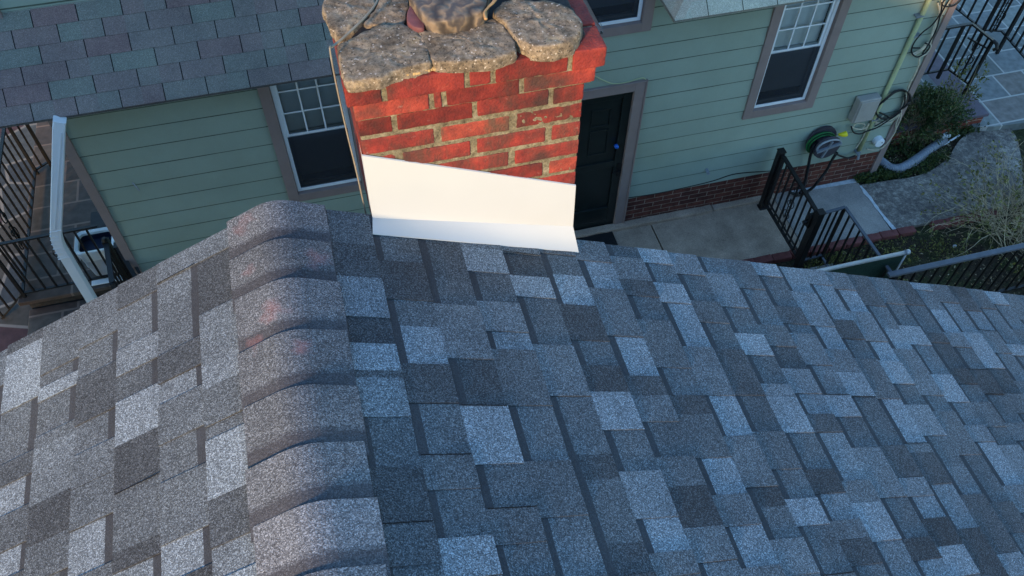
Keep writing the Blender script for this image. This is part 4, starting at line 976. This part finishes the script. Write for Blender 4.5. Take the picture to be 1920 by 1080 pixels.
cur = [tuple(G(1560+x/5.333, 200+y/5.333)[:2]) for x, y in ((290, 782), (440, 760), (590, 735), (740, 718), (860, 690), (960, 655), (1040, 610), (1100, 565), (1150, 520), (1195, 460), (1230, 400), (1275, 335), (1330, 290), (1400, 240), (1500, 200), (1640, 195), (1780, 208), (1840, 300), (1870, 400), (1890, 500), (1900, 600), (1905, 760))]
s = MB(); s.poly([(5.815, 5.055), (7.2, 5.05), (7.6, 5.1)] + cur[::-1] + [(5.815, 5.80)], -.3, .003)
s.build('curved_path', M_agg, kind='structure')
s = MB(); a, b = G(1613, 348, .006), G(1676, 430, .006); 
pl_ = []; rg = random.Random(2)
for k in range(15): q = a.lerp(b, k/14); pl_.append((q.x-.018+rg.uniform(-.008, .008), q.y))
pr_ = []
for k in range(15): q = a.lerp(b, 1-k/14); pr_.append((q.x+.02+rg.uniform(-.010, .010), q.y))
s.poly(pl_+pr_, .0, .0065)
pts2 = [(4.95, 5.86), (5.3, 5.845), (5.78, 5.83), (5.80, 5.885), (5.3, 5.888), (4.95, 5.888)]; s.poly(pts2, .0, .005)
s.build('cement_line', M_chalkline, kind='structure')
s = MB(); s.rbox(1.6, 3.95, D-.10, D-.006, -.1, .045, .012, .05, .006, 3, 8); s.rbox(3.96, 4.75, D-.085, D-.006, -.1, .03, .012, .05, .006, 4, 8)
s.build('kerb', M_conc, kind='structure', smooth=True)
s = MB(); s.poly([(-14, 3.0), (-1.21, 3.0), (-1.21, 5.89), (-2.22, 5.89), (-2.22, 14), (-14, 14)], -.3, -.002); s.build('slate_yard', M_flagc, kind='structure')
s = MB(); s.poly([(8.42, 6.18), (7.86, 6.22), (7.60, 6.28), (7.60, 14), (14, 14), (14, 6.0)], -.3, .075); s.build('slate_walk', M_flag, kind='structure')
# edging bricks
exl = [(3.72, 5.02), (4.0, 5.015)]
eb0 = None; x = 3.45; k = 0; rg = random.Random(12)
def edge_lab(i, x):
    return ['red edging brick', 'dull red edging brick'][0]
while x < 7.1:
    if not (6.03 < x < 6.28):
        if eb0 is None:
            m = MB(); m.rbox(-.105, .105, -.045, .045, -.04, .035, .008, .02, .003, 3, 30); eb0 = m.build('edging_brick', M_edge, smooth=True); o = eb0
        else: o = eb0.copy(); C.objects.link(o)
        o.location = (x+.105, 5.005+rg.uniform(-.008, .008), rg.uniform(-.012, .006)); o.rotation_euler = (rg.uniform(-.04, .04), rg.uniform(-.03, .03), rg.uniform(-.04, .04))
        tag(o, 'dull red brick in the low edging between concrete path and soil bed', 'brick', 'bricks edging the concrete path')
    x += .218
# doormat by the door
m = MB(); p = G(1135, 452, .01); m.rbox(p.x-.42, p.x+.12, p.y-.16, p.y+.12, .0, .016, .006, .03, .002, 2)
tag(m.build('doormat', M_rubber, smooth=True), 'black rubber doormat on the concrete by the dark side door', 'doormat')

# ------------------------------------------------------------------ ironwork
def railing(mb_post, mb_rail, a, b, zt0, zt1, zb0, zb1, n, r=.008, base=(0, 0), rr=.016):
    a = Vector((a[0], a[1], 0)); b = Vector((b[0], b[1], 0))
    z = Vector((0, 0, 1))
    (mb_rail.t if isinstance(mb_rail, Rails) else mb_rail).bar(a+z*zt0, b+z*zt1, rr, rr*.6); (mb_rail.b if isinstance(mb_rail, Rails) else mb_rail).bar(a+z*zb0, b+z*zb1, rr*.8, rr*.55)
    for i in range(1, n+1):
        t = i/(n+1); q = a.lerp(b, t); mb_post.bar(q+z*(zb0+(zb1-zb0)*t), q+z*(zt0+(zt1-zt0)*t), r)
class Rails:
    def __init__(s): s.t = MB(); s.b = MB(); s.x = MB()
    def bar(s, *a, **k): s.x.bar(*a, **k)
    def tube(s, *a, **k): s.x.tube(*a, **k)
    def build(s, name, m, parent, smooth=False):
        for q, nm in ((s.t, 'top_rail'), (s.b, 'bottom_rail'), (s.x, 'rail')):
            if q.f: q.build(nm, m, parent, smooth=smooth)
def scroll(mb, c, ux, uz, s, r=.006, flip=1):
    """wrought S scroll in the plane ux/uz"""
    hv = []
    for sg in (1, -1):
        pts = []
        for i in range(26):
            a = i*.30; rad = s*(.34-.011*i)
            pts.append(Vector(c) + ux*(flip*sg*(s*.02 + rad*math.cos(a+1.6)*.8)) + uz*(sg*(s*.42 + rad*math.sin(a+1.6))))
        hv.append(pts)
    mb.tube(hv[0][::-1]+hv[1], r, 5)
Z = Vector((0, 0, 1))
# gate across the side path
GA = G(1428, 389); gb_top = G(1539, 396, .86); GB = Vector((gb_top.x-.02, gb_top.y-.03, 0))
GA.y = 5.74; GA.x = 4.53
gt = empty('garden_gate', 'black wrought iron gate with scrollwork standing across the concrete side path', 'gate', (GA.x, GA.y, 0))
def post(mb, p, h, r): mb.box(p.x-r, p.x+r, p.y-r, p.y+r, -.05, h)
for P_ in (GA, GB):
    m = MB(); post(m, P_, .88, .034); m.box(P_.x-.045, P_.x+.045, P_.y-.045, P_.y+.045, -.01, .015); m.box(P_.x-.04, P_.x+.04, P_.y-.04, P_.y+.04, .88, .895)
    m.build('gate_post', M_black, gt, bevel=.004)
pk = MB(); fr_ = MB(); a_, b_ = GA.lerp(GB, .07), GA.lerp(GB, .93)
railing(pk, fr_, a_, b_, .86, .83, .10, .10, 7, .008, rr=.02)
fr_.bar(a_+Z*.1, a_+Z*.86, .018); fr_.bar(b_+Z*.1, b_+Z*.83, .018); fr_.bar(a_+Z*.17, b_+Z*.17, .008)
fr_.build('gate_frame', M_black, gt); pk.build('pickets', M_black, gt)
ux = (GB-GA).normalized(); mc = GA.lerp(GB, .48)
for dz, fl_ in ((.62, 1), (.42, -1), (.27, 1)): m = MB(); scroll(m, mc+Z*dz+ux*.02*fl_, ux, Z, .2, .005, fl_); m.build('scroll', M_black, gt, smooth=True)
m = MB(); m.box(b_.x-.05, b_.x+.03, b_.y-.02, b_.y+.05, .60, .76); m.tube([b_+Z*.66+Vector((-.09, .02, 0)), b_+Z*.66+Vector((-.05, .02, 0))], [.022, .024], 10); m.build('latch', M_black, gt, bevel=.004)
m = MB(); m.tube([b_+Z*.64+Vector((-.1, .04, 0)), b_+Z*.6+Vector((-.1, .04, 0))], .007, 8); m.build('latch_pin', M_galv, gt)
# short railing beside the gate, above the bed
ra, rb2 = G(1585, 389, .86), G(1652, 476, .86); rc = Vector((ra.x, GB.y+.02, 0)); rd = Vector((rc.x+.04, 3.95, 0))
r1 = empty('iron_railing', 'black iron railing running from the gate post out over the soil bed', 'railing', (rc.x, rc.y, 0))
pk, fr_ = MB(), Rails(); railing(pk, fr_, GB+Vector((.05, 0, 0)), rc, .86, .86, .10, .10, 2, rr=.015); railing(pk, fr_, rc, rd, .86, .84, .06, .02, 8, rr=.015); fr_.build('rail', M_bluegrey, r1); pk.build('pickets', M_black, r1)
for p_ in (rc, rd): m = MB(); m.box(p_.x-.014, p_.x+.014, p_.y-.014, p_.y+.014, -.08, .84); m.build('railing_post', M_black, r1)
m = MB(); m.box(GB.x-.06, rc.x+.1, GB.y-.14, GB.y-.06, -.04, .02); m.box(GB.x-.1, rc.x+.12, GB.y-.30, GB.y-.22, -.04, .015)
tag(m.build('stone_slab', M_conc2, bevel=.006), 'pale concrete sill on the soil under the gate post', 'slab')
# green mesh fence panel
def solveY(x, y, z): # depth at which the pixel ray has height z
    return G(x, y, z)
ga, gb = G(1545, 508, 1.0), G(1699, 471, 1.0); yg = (ga.y+gb.y)/2
gf = empty('mesh_fence', 'green mesh fence panel with a shiny galvanised top rail beside the foreground roof', 'fence', (gb.x, yg, 0))
m = MB(); m.tube([Vector((1.2, yg, 1.0)), Vector((gb.x, yg, 1.0))], .021, 12); m.tube([Vector((gb.x-.02, yg, 1.0)), Vector((gb.x+.025, yg, 1.0))], .026, 12); m.build('top_rail', M_galv, gf, smooth=True)
for x_, r_ in ((gb.x, .012), (gb.x-1.8, .016)): m = MB(); m.tube([Vector((x_, yg, -.1)), Vector((x_, yg, .99))], r_, 10); m.build('fence_post', M_galv, gf, smooth=True)
m = MB(); m.box(1.2, gb.x-.014, yg-.004, yg+.004, .0, .978); m.build('mesh_panel', M_green, gf)
# long black fence at the right
fa, fb = G(1675, 515, .9), G(1904, 463, .9); yf_ = (fa.y+fb.y)/2
lf = empty('picket_fence', 'long black iron picket fence with a grey top rail in front of the dry shrub', 'fence', (fa.x, yf_, 0))
m = MB(); m.box(fa.x-.05, 9.5, yf_-.028, yf_+.028, .885, .915); m.build('top_rail', M_bluegrey, lf, bevel=.004)
m = MB(); m.box(fa.x-.05, 9.5, yf_-.016, yf_+.016, .09, .12); m.build('bottom_rail', M_black, lf)
m = MB(); x = fa.x+.02
while x < 9.4: m.box(x-.008, x+.008, yf_-.008, yf_+.008, .12, .885); x += .125
m.build('pickets', M_black, lf)
for x in (fa.x+.02, fa.x+1.95, fa.x+3.9):
    m = MB(); m.box(x-.022, x+.022, yf_-.04, yf_-.017, -.1, .884); m.build('fence_post', M_black, lf)

# ------------------------------------------------------------------ left landing and its railings
ZLd = .30
ld = empty('stone_landing', 'dark stone landing beside the left corner of the green house', 'landing', (-2.9, 7, 0))
m = MB(); m.box(-3.47, XL-.03, 6.13, 9.6, ZLd-.05, ZLd); m.build('slab', M_flagl, ld, bevel=.006)
m = MB(); m.box(-3.41, XL-.05, 6.19, 9.55, -.2, ZLd-.052); m.build('base', M_soot, ld)
m = MB(); m.rbox(-3.43, XL-.0, 5.80, 6.17, -.1, .13, .01, .05, .004, 3, 10); m.build('step', M_flagl, ld, smooth=True)
lx, ly = -3.40, 6.20
lr = empty('landing_railing', 'black iron railing with scrolls round the dark landing left of the downspout', 'railing', (lx, ly, ZLd))
pk, fr_ = MB(), Rails()
railing(pk, fr_, (lx, ly), (-2.42, 6.22), ZLd+.79, ZLd+.79, ZLd+.06, ZLd+.06, 8, .0085, rr=.016)
railing(pk, fr_, (lx, ly), (lx, 7.98), ZLd+.79, ZLd+.79, ZLd+.06, ZLd+.06, 11, .0085, rr=.017); railing(pk, fr_, (lx, 7.98), (-3.27, 8.08), ZLd+.79, ZLd+.79, ZLd+.06, ZLd+.06, 1, .0085)
railing(pk, fr_, (lx-.45, ly+.05), (lx, ly), ZLd+.79, ZLd+.79, -.1, ZLd+.06, 3, .0085)
fr_.build('rail', M_black, lr); pk.build('pickets', M_black, lr)
for p in ((lx, ly), (lx, 7.98), (-3.26, 8.08)):
    m = MB(); m.box(p[0]-.015, p[0]+.015, p[1]-.015, p[1]+.015, ZLd, ZLd+.80); m.build('railing_post', M_black, lr)
m = MB(); m = MB(); scroll(m, (-2.86, ly-.005, ZLd+.42), Vector((1, 0, 0)), Z, .26, .005); m.build('scroll', M_black, lr, smooth=True); m = MB(); scroll(m, (-2.80, ly-.005, ZLd+.25), Vector((1, 0, 0)), Z, .2, .005, -1); m.build('scroll', M_black, lr, smooth=True); m = MB(); scroll(m, (lx, 6.78, ZLd+.45), Vector((0, 1, 0)), Z, .3, .007); m.build('scroll', M_black, lr, smooth=True); m = MB(); scroll(m, (lx, 6.74, ZLd+.3), Vector((0, 1, 0)), Z, .22, .007, -1); m.build('scroll', M_black, lr, smooth=True)
# stair railing in front of the wall corner
sr = empty('stair_railing', 'black iron stair handrail by the bin at the left corner of the green house', 'railing', (-2.36, 6.15, 0))
m = MB(); tp = PY(222, 447, 6.12); m.box(-2.42, -2.36, 6.10, 6.16, 0, tp.z); m.tube([(-2.39, 6.13, tp.z), (-2.39, 6.13, tp.z+.03)], [.03, .018], 10); m.build('railing_post', M_black, sr)
m = MB(); m.bar((-2.39, 6.13, tp.z-.03), (-2.33, 5.62, tp.z-.05), .024, .014); m.bar((-2.33, 5.62, tp.z-.05), (-2.3, 5.35, .55), .022, .014); m.bar((-2.39, 6.13, .4), (-2.31, 5.4, .12), .014); m.build('rail', M_black, sr)
m = MB()
for k in range(1, 7): t = k/7; a = Vector((-2.39, 6.13, .4)).lerp(Vector((-2.31, 5.4, .12)), t); m.bar(a, (a.x, a.y, tp.z-.04 if t < .75 else .75), .009)
m.build('pickets', M_black, sr)
m = MB(); q = PY(232, 452, 6.05)
m.box(-2.3, -2.21, 5.98, 6.05, .3, 1.0); m.bar((-2.26, 5.98, 1.0), (-2.1, 5.60, .62), .02); m.bar((-2.2, 5.98, .9), (-2.05, 5.60, .5), .014); m.build('second_rail', M_black, sr)
# bin
tb0, tb1 = G(172, 526, ZLd), G(221, 513, ZLd)
yfb = (tb0.y+tb1.y)/2+.01; rimz = PY(139, 478, yfb).z
bn = empty('waste_bin', 'pale grey plastic waste bin with a white liner on the left landing', 'bin', ((tb0.x+tb1.x)/2, yfb+.16, ZLd))
bx0, bx1 = PY(134, 468, yfb).x, PY(208, 455, yfb).x
def rr_loop(x0, x1, y0, y1, z, r, n=5):
    out = []
    for cx_, cy_, a0 in ((x1-r, y1-r, 0), (x0+r, y1-r, 90), (x0+r, y0+r, 180), (x1-r, y0+r, 270)):
        for i in range(n): a = R(a0+90*i/(n-1)); out.append((cx_+r*math.cos(a), cy_+r*math.sin(a), z))
    return out
def loft(mb, loops, cap0=True, cap1=True):
    i0 = len(mb.v); n = len(loops[0])
    for l in loops: mb.v += l
    for k in range(len(loops)-1):
        for j in range(n): a = i0+k*n+j; b = i0+k*n+(j+1) % n; mb.f.append((a, b, b+n, a+n)); mb.c.append(None)
    if cap0: mb.f.append(tuple(i0+j for j in reversed(range(n)))); mb.c.append(None)
    if cap1: mb.f.append(tuple(i0+(len(loops)-1)*n+j for j in range(n))); mb.c.append(None)
hx = .045
m = MB(); loft(m, [rr_loop(bx0+hx, bx1-hx, yfb+.02, yfb+.26, ZLd, .05), rr_loop(bx0+.004, bx1-.004, yfb, yfb+.29, rimz-.05, .06), rr_loop(bx0, bx1, yfb-.004, yfb+.294, rimz-.012, .06), rr_loop(bx0+.02, bx1-.02, yfb+.016, yfb+.274, rimz-.014, .05), rr_loop(bx0+.02, bx1-.02, yfb+.016, yfb+.274, rimz-.25, .05)], True, False); m.build('bin_body', M_can, bn, smooth=False)
m = MB(); rg = random.Random(8)
L1 = rr_loop(bx0-.008, bx1+.008, yfb-.012, yfb+.302, rimz-.09, .065); L1 = [(x, y, z+rg.uniform(-.05, .05)) for x, y, z in L1]
loft(m, [L1, rr_loop(bx0-.01, bx1+.01, yfb-.014, yfb+.304, rimz-.004, .065), rr_loop(bx0-.002, bx1+.002, yfb-.006, yfb+.296, rimz+.008, .06), rr_loop(bx0+.026, bx1-.026, yfb+.022, yfb+.268, rimz-.004, .05), rr_loop(bx0+.03, bx1-.03, yfb+.026, yfb+.264, rimz-.03, .05)], False, False); m.build('liner', M_bag, bn)
m = MB(); loft(m, [rr_loop(bx0+.028, bx1-.028, yfb+.024, yfb+.266, rimz-.2, .05), rr_loop(bx0+.0275, bx1-.0275, yfb+.0235, yfb+.2665, rimz-.03, .05)], False, False)
m.v += rr_loop(bx0+.028, bx1-.028, yfb+.024, yfb+.266, rimz-.10, .05); n_ = len(m.v); m.f.append(tuple(range(n_-20, n_))); m.c.append(None); m.build('bin_inside', M_bagdark, bn)
m = MB(); p = G(196, 520, ZLd); m.box(bx0+.02, bx1+.05, yfb-.10, yfb-.02, ZLd, ZLd+.012); tag(m.build('tray', M_sash, bevel=.005), 'thin pale tray lying at the foot of the waste bin', 'tray')
m = MB(); p = PY(187, 400, 6.6); q = G(190, 425, ZLd+.02); m.rbox(q.x-.12, q.x+.2, q.y-.2, q.y+.25, ZLd, ZLd+.015, .005, .05, .001); tag(m.build('doormat', M_rubber), 'dark mat on the landing behind the waste bin', 'doormat')

# ------------------------------------------------------------------ right porch
ZP = .42
pc = empty('brick_porch', 'low brick porch with purple slate capping beside the evergreen bush', 'porch', (7, 7, 0))
tip = G(1855, 212, ZP)
m = MB(); m.box(XRt+.04, tip.x-.34, tip.y+.42, 12, ZP-.055, ZP+.002); m.build('slab', M_flag, pc, bevel=.006)
m = MB(); m.box(XRt+.06, tip.x-.36, tip.y+.45, 11.9, -.2, ZP-.056); m.build('base', M_found, pc)
ZP2 = .24; tip2 = G(1856, 213, ZP2)
m = MB(); m.box(XRt+.3, tip2.x, tip2.y, tip2.y+1.3, ZP2-.045, ZP2); m.build('step', M_cap_slate, pc, bevel=.006)
m = MB(); m.box(XRt+.32, tip2.x-.03, tip2.y+.03, tip2.y+1.28, -.1, ZP2-.046); m.build('step_base', M_redstep, pc)
def pq(x, y, z): return G(1700+x/5.4, y/5.4, z)
b1 = pq(575, 955, ZP2); t1 = PY(1700+870/5.4, 410/5.4, b1.y); b0 = pq(315, 785, ZP); t0 = PY(1700+560/5.4, 262/5.4, b0.y)
pr1 = empty('porch_railing', 'black iron handrail with S scrolls ending in a rolled lamb tongue on the porch', 'railing', b1)
m = MB(); m.box(b1.x-.016, b1.x+.016, b1.y-.016, b1.y+.016, b1.z-.01, t1.z); m.build('railing_post', M_black, pr1)
m = MB(); m.box(b0.x-.016, b0.x+.016, b0.y-.016, b0.y+.016, b0.z-.01, t0.z); m.build('railing_post', M_black, pr1)
kz = t0.z; k1 = pq(660, 240, kz); k0 = pq(350, 292, kz)
pk, fr_ = MB(), Rails(); k0b = Vector((XRt+.1, k0.y, 0))
fr_.bar((k0b.x, k0b.y, kz), k1, .02, .01); fr_.bar(k1, (b1.x, b1.y, t1.z), .02, .01); fr_.tube([(b1.x+.0, b1.y, t1.z), (b1.x+.03, b1.y-.05, t1.z-.02), (b1.x+.03, b1.y-.08, t1.z-.06), (b1.x+.01, b1.y-.06, t1.z-.09)], .022, 8)
zbot = ZP+.1; kb = Vector((k1.x, k1.y, zbot)); fr_.bar((k0b.x, k0b.y, zbot), kb, .011); fr_.bar(kb, (b1.x, b1.y, ZP2+.16), .011)
fr_.bar(Vector((k1.x, k1.y, kz)).lerp(Vector((b1.x, b1.y, t1.z)), .1)-Z*.17, Vector((b1.x, b1.y, t1.z-.12)), .009)
for t in (.12, .34, .56, .78, 1.): q = k0b.lerp(Vector((k1.x, k1.y, 0)), t); pk.bar((q.x, q.y, zbot), (q.x, q.y, kz), .009)
for t in (.28, .55, .8): q = Vector((k1.x, k1.y, 0)).lerp(Vector((b1.x, b1.y, 0)), t); pk.bar((q.x, q.y, zbot*(1-t)+(ZP2+.16)*t), (q.x, q.y, kz*(1-t)+t1.z*t), .009)
fr_.build('rail', M_black, pr1, smooth=False); pk.build('pickets', M_black, pr1)
m = MB(); dv = (Vector((b1.x, b1.y, 0))-Vector((k1.x, k1.y, 0))).normalized(); mc = Vector((k1.x, k1.y, 0)).lerp(Vector((b1.x, b1.y, 0)), .55)
m = MB(); scroll(m, mc+Z*(ZP+.42), dv, Z, .22, .005); m.build('scroll', M_black, pr1, smooth=True); m = MB(); scroll(m, mc+Z*(ZP+.2), dv, Z, .2, .006, -1); m.build('scroll', M_black, pr1, smooth=True)
# second railing farther along
b2 = pq(990, 400, .3)
pr2 = empty('porch_railing', 'black iron railing with curled scrolls on the slate walk at the upper right', 'railing', b2)
zz2 = 1.25; e0 = pq(780, 305, .4); e1 = pq(960, 310, .4); e2 = pq(1190, 478, .4); e3 = e2+(e2-e1)*1.2
pk, fr_ = MB(), Rails()
railing(pk, fr_, e0, e1, zz2, zz2, .4, .4, 2, .010, rr=.018); railing(pk, fr_, e1, e3, zz2, zz2-.25, .4, .2, 8, .010, rr=.018); railing(pk, fr_, e0+Vector((-.1, .6, 0)), e0, zz2, zz2, .4, .4, 3, .010, rr=.018)
fr_.build('rail', M_black, pr2); pk.build('pickets', M_black, pr2)
for p_ in (e0, b2): m = MB(); m.box(p_.x-.018, p_.x+.018, p_.y-.018, p_.y+.018, .08, zz2); m.build('railing_post', M_black, pr2)
m = MB(); dv = (e1-e0).normalized(); m = MB(); scroll(m, e0.lerp(e1, .5)+Z*.35, dv, Z, .3, .007); m.build('scroll', M_black, pr2, smooth=True); m = MB(); scroll(m, e0.lerp(e1, .5)+Z*.12, dv, Z, .2, .007, -1); m.build('scroll', M_black, pr2, smooth=True)

# ------------------------------------------------------------------ corrugated drain pipe
dpp = [G(1560+x/5.333, 200+y/5.333, .06) for x, y in ((440, 520), (500, 555), (560, 600), (620, 620), (700, 610), (790, 560), (880, 500), (960, 440), (1060, 370), (1120, 330))]
pth = smooth_path(dpp, 40); pth = pth[::2]; rad = [.052+.005*math.sin(i*1.3) for i in range(len(pth))]
m = MB(); m.tube(pth, rad, 16); tag(m.build('drain_pipe', M_pipe, smooth=True), 'grey corrugated drain pipe snaking from the house corner into the bush', 'pipe')
m = MB(); m.box(0, .3, -.009, .009, 0, .012)
ls = m.build('wood_lath', M_sash); a = G(1560+810/5.333, 200+605/5.333, .01); b = G(1560+920/5.333, 200+525/5.333, .01); ls.location = a; ls.rotation_euler = (0, 0, math.atan2(b.y-a.y, b.x-a.x)); tag(ls, 'pale lath lying along the grey drain pipe', 'lath', 'pale laths in the shrub bed')
l2 = ls.copy(); C.objects.link(l2); a = G(1560+1115/5.333, 200+385/5.333, .03); b = G(1560+1230/5.333, 200+315/5.333, .03); l2.location = a; l2.rotation_euler = (0, 0, math.atan2(b.y-a.y, b.x-a.x)); l2['label'] = 'pale lath at the rim of the curved path under the evergreen bush'
m = MB(); p = G(1560+1135/5.333, 200+290/5.333, .22); m.rbox(p.x-.05, p.x+.05, p.y-.03, p.y+.03, p.z-.02, p.z+.03, .012, .015, .008, 4, 20); tag(m.build('paper_scrap', M_bag, smooth=True), 'crumpled white paper scrap caught in the evergreen bush', 'litter')

# ------------------------------------------------------------------ plants
def leaf(mb, p, d, n, ln, wd, t):
    d = d.normalized(); sx = d.cross(n)
    sx = sx.normalized() if sx.length > 1e-4 else d.orthogonal().normalized()
    u = sx.cross(d)
    a = p; b = p+d*ln*.5+sx*wd+u*ln*.08; c = p+d*ln; e_ = p+d*ln*.5-sx*wd+u*ln*.08
    mb.tri(a, b, c, col=(t, 0, 0)); mb.tri(a, c, e_, col=(t, 0, 0))
def rv(rng): 
    v = Vector((rng.gauss(0, 1), rng.gauss(0, 1), rng.gauss(0, 1))); return v.normalized()
def bush(name, label, cat, clumps, nleaf, lmat, smat, ln, seed, stems=30, upb=.3):
    rng = random.Random(seed); base = Vector((clumps[0][0][0], clumps[0][0][1], 0))
    root = empty(name, label, cat, base)
    fm, sm = MB(), MB()
    for (c, r, w_) in clumps:
        c = Vector(c)
        for i in range(int(nleaf*w_)):
            # sprays: several leaves share a twig
            d = rv(rng); d.z = abs(d.z)*.8+.05 if rng.random() < .75 else d.z
            q = rng.random()**.45; p = c + Vector((d.x*r[0], d.y*r[1], d.z*r[2]))*q
            if noise.noise(p*6+Vector((seed, 0, 0))) < -.05: continue
            if p.z < 0: continue
            td = (d+Vector((0, 0, upb))+rv(rng)*.6).normalized(); tone = min(1, max(0, rng.gauss(.35, .2)+.35*noise.noise(p*5)+.25*(q-.7)))
            for k in range(5):
                leaf(fm, p+td*ln*.45*k, td+rv(rng)*.9, rv(rng), ln*rng.uniform(.7, 1.2), ln*.28, min(1, max(0, tone+rng.uniform(-.12, .12))))
        for i in range(int(stems*w_)):
            d = rv(rng); d.z = abs(d.z); tip = c+Vector((d.x*r[0], d.y*r[1], d.z*r[2]))*.9
            b0_ = Vector((c.x+rng.uniform(-.08, .08), c.y+rng.uniform(-.08, .08), -.02))
            sm.tube(smooth_path([b0_, b0_.lerp(tip, .5)+Vector((0, 0, .08))+rv(rng)*.03, tip], 4), [.007-.0006*j for j in range(9)], 5)
    for q in range(len(sm.c)): sm.c[q] = (.35, 0, 0)
    fm.build('foliage', lmat, root); sm.build('stems', smat, root)
    return root
bc = [G(1700+x/4, 150+y/4, z) for x, y, z in ((170, 330, .28), (60, 350, .25), (270, 290, .25), (220, 250, .4), (130, 220, .42), (40, 250, .38))]
bush('evergreen_bush', 'dense dark evergreen bush between the house corner and the brick porch', 'bush',
     [(b_c, (.31, .28, .33), 1.) for b_c in bc], 620, M_leaf, M_stem, .030, 4, 26)
bush('climbing_sprig', 'yellow green sprig growing up against the porch railing', 'bush',
     [((b0.x+.02, b0.y-.25, .45), (.10, .10, .45), .5), ((b0.x+.2, b0.y-.35, .55), (.12, .1, .35), .4), ((b1.x-.15, b1.y-.1, .3), (.22, .15, .2), .6)], 130, M_leafy, M_stem, .035, 6, 6, .8)
# added tree, out of view: blocks low sun from left wall and pent roof
tree = empty('shade_tree', 'broad leafy tree added out of view on the left to block the low sun', 'tree', (-7.2, -1.3, 0))
m = MB(); m.tube([(-7.2, -1.3, -.1), (-7.15, -1.32, 1.5), (-7.25, -1.3, 3.0), (-7.2, -1.2, 5.0)], [.22, .17, .14, .06], 12)
for k in range(9):
    a = k*.7; m.tube(smooth_path([(-7.2, -1.3, 2.2+.25*k), (-7.2+.9*math.cos(a), -1.3+.9*math.sin(a), 3.1+.25*k), (-7.2+2.0*math.cos(a), -1.3+2.0*math.sin(a), 3.7+.2*k)], 4), [.07-.007*j for j in range(9)], 6)
for q in range(len(m.c)): m.c[q] = (.1, 0, 0)
m.build('shade_tree_trunk', M_stem, tree, smooth=True)
rng = random.Random(77); fm = MB()
for k in range(26000):
    d = rv(rng); q = rng.random()**.4; p = Vector((-7.2, -1.3, 5.2)) + Vector((d.x*3.2, d.y*3.3, d.z*3.0))*q
    if noise.noise(p*1.1) < -.25: continue
    leaf(fm, p, rv(rng), rv(rng), rng.uniform(.18, .32), .085, rng.random())
fm.build('shade_tree_crown', M_leaf, tree)
# dry twiggy shrub at the right edge
rng = random.Random(21)
sh = empty('dry_shrub', 'half bare twiggy shrub with pale stems behind the long black fence', 'shrub', G(1880, 440))
sm, fm = MB(), MB(); c0 = G(1900, 440, 0)
def twig(p, d, ln, r, depth):
    pts = [p]; q = p.copy(); dd = d.copy()
    for k in range(5):
        dd = (dd+rv(rng)*.22+Vector((0, 0, -.03))).normalized(); q = q+dd*ln/5; pts.append(q.copy())
    n0 = len(sm.f); sm.tube(pts, [r*(1-.14*k) for k in range(6)], 5)
    t = rng.choice((.2, .45, .6, .8, 1)); sm.c[n0:] = [(t, 0, 0)]*(len(sm.f)-n0)
    if depth:
        for k in range(rng.choice((2, 3, 3))): twig(pts[rng.choice((2, 3, 4, 5))], (dd+rv(rng)*.75).normalized(), ln*rng.uniform(.4, .7), r*.6, depth-1)
    else:
        for k in range(rng.choice((0, 2, 4, 7))):
            leaf(fm, pts[rng.choice((2, 3, 4, 5))], dd+rv(rng), rv(rng), rng.uniform(.025, .05), .011, rng.random())
for k in range(115):
    a = rng.uniform(0, 6.283); el = rng.uniform(.25, 1.3)
    d = Vector((math.cos(a)*math.cos(el), math.sin(a)*math.cos(el), math.sin(el)))
    if k < 10: d = Vector((-1, rng.uniform(-.1, .4), rng.uniform(.25, .6))).normalized()
    twig(c0+Vector((rng.uniform(-.25, .5), rng.uniform(-.2, .35), 0)), d, rng.uniform(.42, .72), .0050, 2)
sm.build('stems', M_stem, sh); fm.build('foliage', M_leafy, sh)
# ground cover and litter
def cover(name, spots, n, ln, lmat, seed, label=None, up_=.9, hgt=.05):
    rng = random.Random(seed); mb = MB()
    for (c, rx, ry, w_) in spots:
        for i in range(int(n*w_)):
            a = rng.uniform(0, 6.283); q = rng.random()**.6; p = Vector((c[0]+rx*q*math.cos(a), c[1]+ry*q*math.sin(a), rng.uniform(-.03, hgt)))
            if noise.noise(Vector((p.x*9, p.y*9, seed))) < -.2: continue
            leaf(mb, p, rv(rng)+Vector((0, 0, up_)), rv(rng), ln*rng.uniform(.6, 1.3), ln*.2, min(1, max(0, rng.gauss(.4, .25))))
    return mb.build(name, lmat, kind='stuff')
cv = lambda x, y: G(1560+x/5.333, 200+y/5.333)
cover('ground_cover', [(cv(330, 720), .14, .09, 1.2), (cv(480, 690), .2, .09, 1.4), (cv(650, 680), .2, .07, .9), (cv(850, 640), .2, .09, .6), (cv(640, 460), .4, .25, 1.6), (cv(1000, 520), .2, .15, .8), (cv(1350, 240), .25, .07, .6)], 900, .04, M_leaf, 3, hgt=.07)
cover('ground_cover', [((5.6, 4.75), .7, .2, 1.), ((5.2, 4.4), .4, .3, .6), ((6.3, 4.6), .3, .2, .4), ((4.9, 4.8), .3, .12, .6), ((7.6, 4.4), .9, .5, 1.4), ((8.6, 5.3), .5, .6, 1.2)], 900, .035, M_leafy, 5, up_=.8)
cover('leaf_litter', [((6.2, 4.5), 1.6, .6, 1.), ((6.9, 3.9), 1.4, .4, 1.2), (cv(1130, 480), .3, .25, .5), (cv(800, 560), .6, .3, .6)], 650, .03, M_stem, 9, up_=0, hgt=-.005)
m = MB(); p = G(1790, 461, .0); m.rbox(p.x-.018, p.x+.018, p.y-.012, p.y+.012, -.02, .012, .009, .012, .004, 4, 30); tag(m.build('pebble', M_chalkline, smooth=True), 'small white pebble on the dark soil bed', 'pebble')
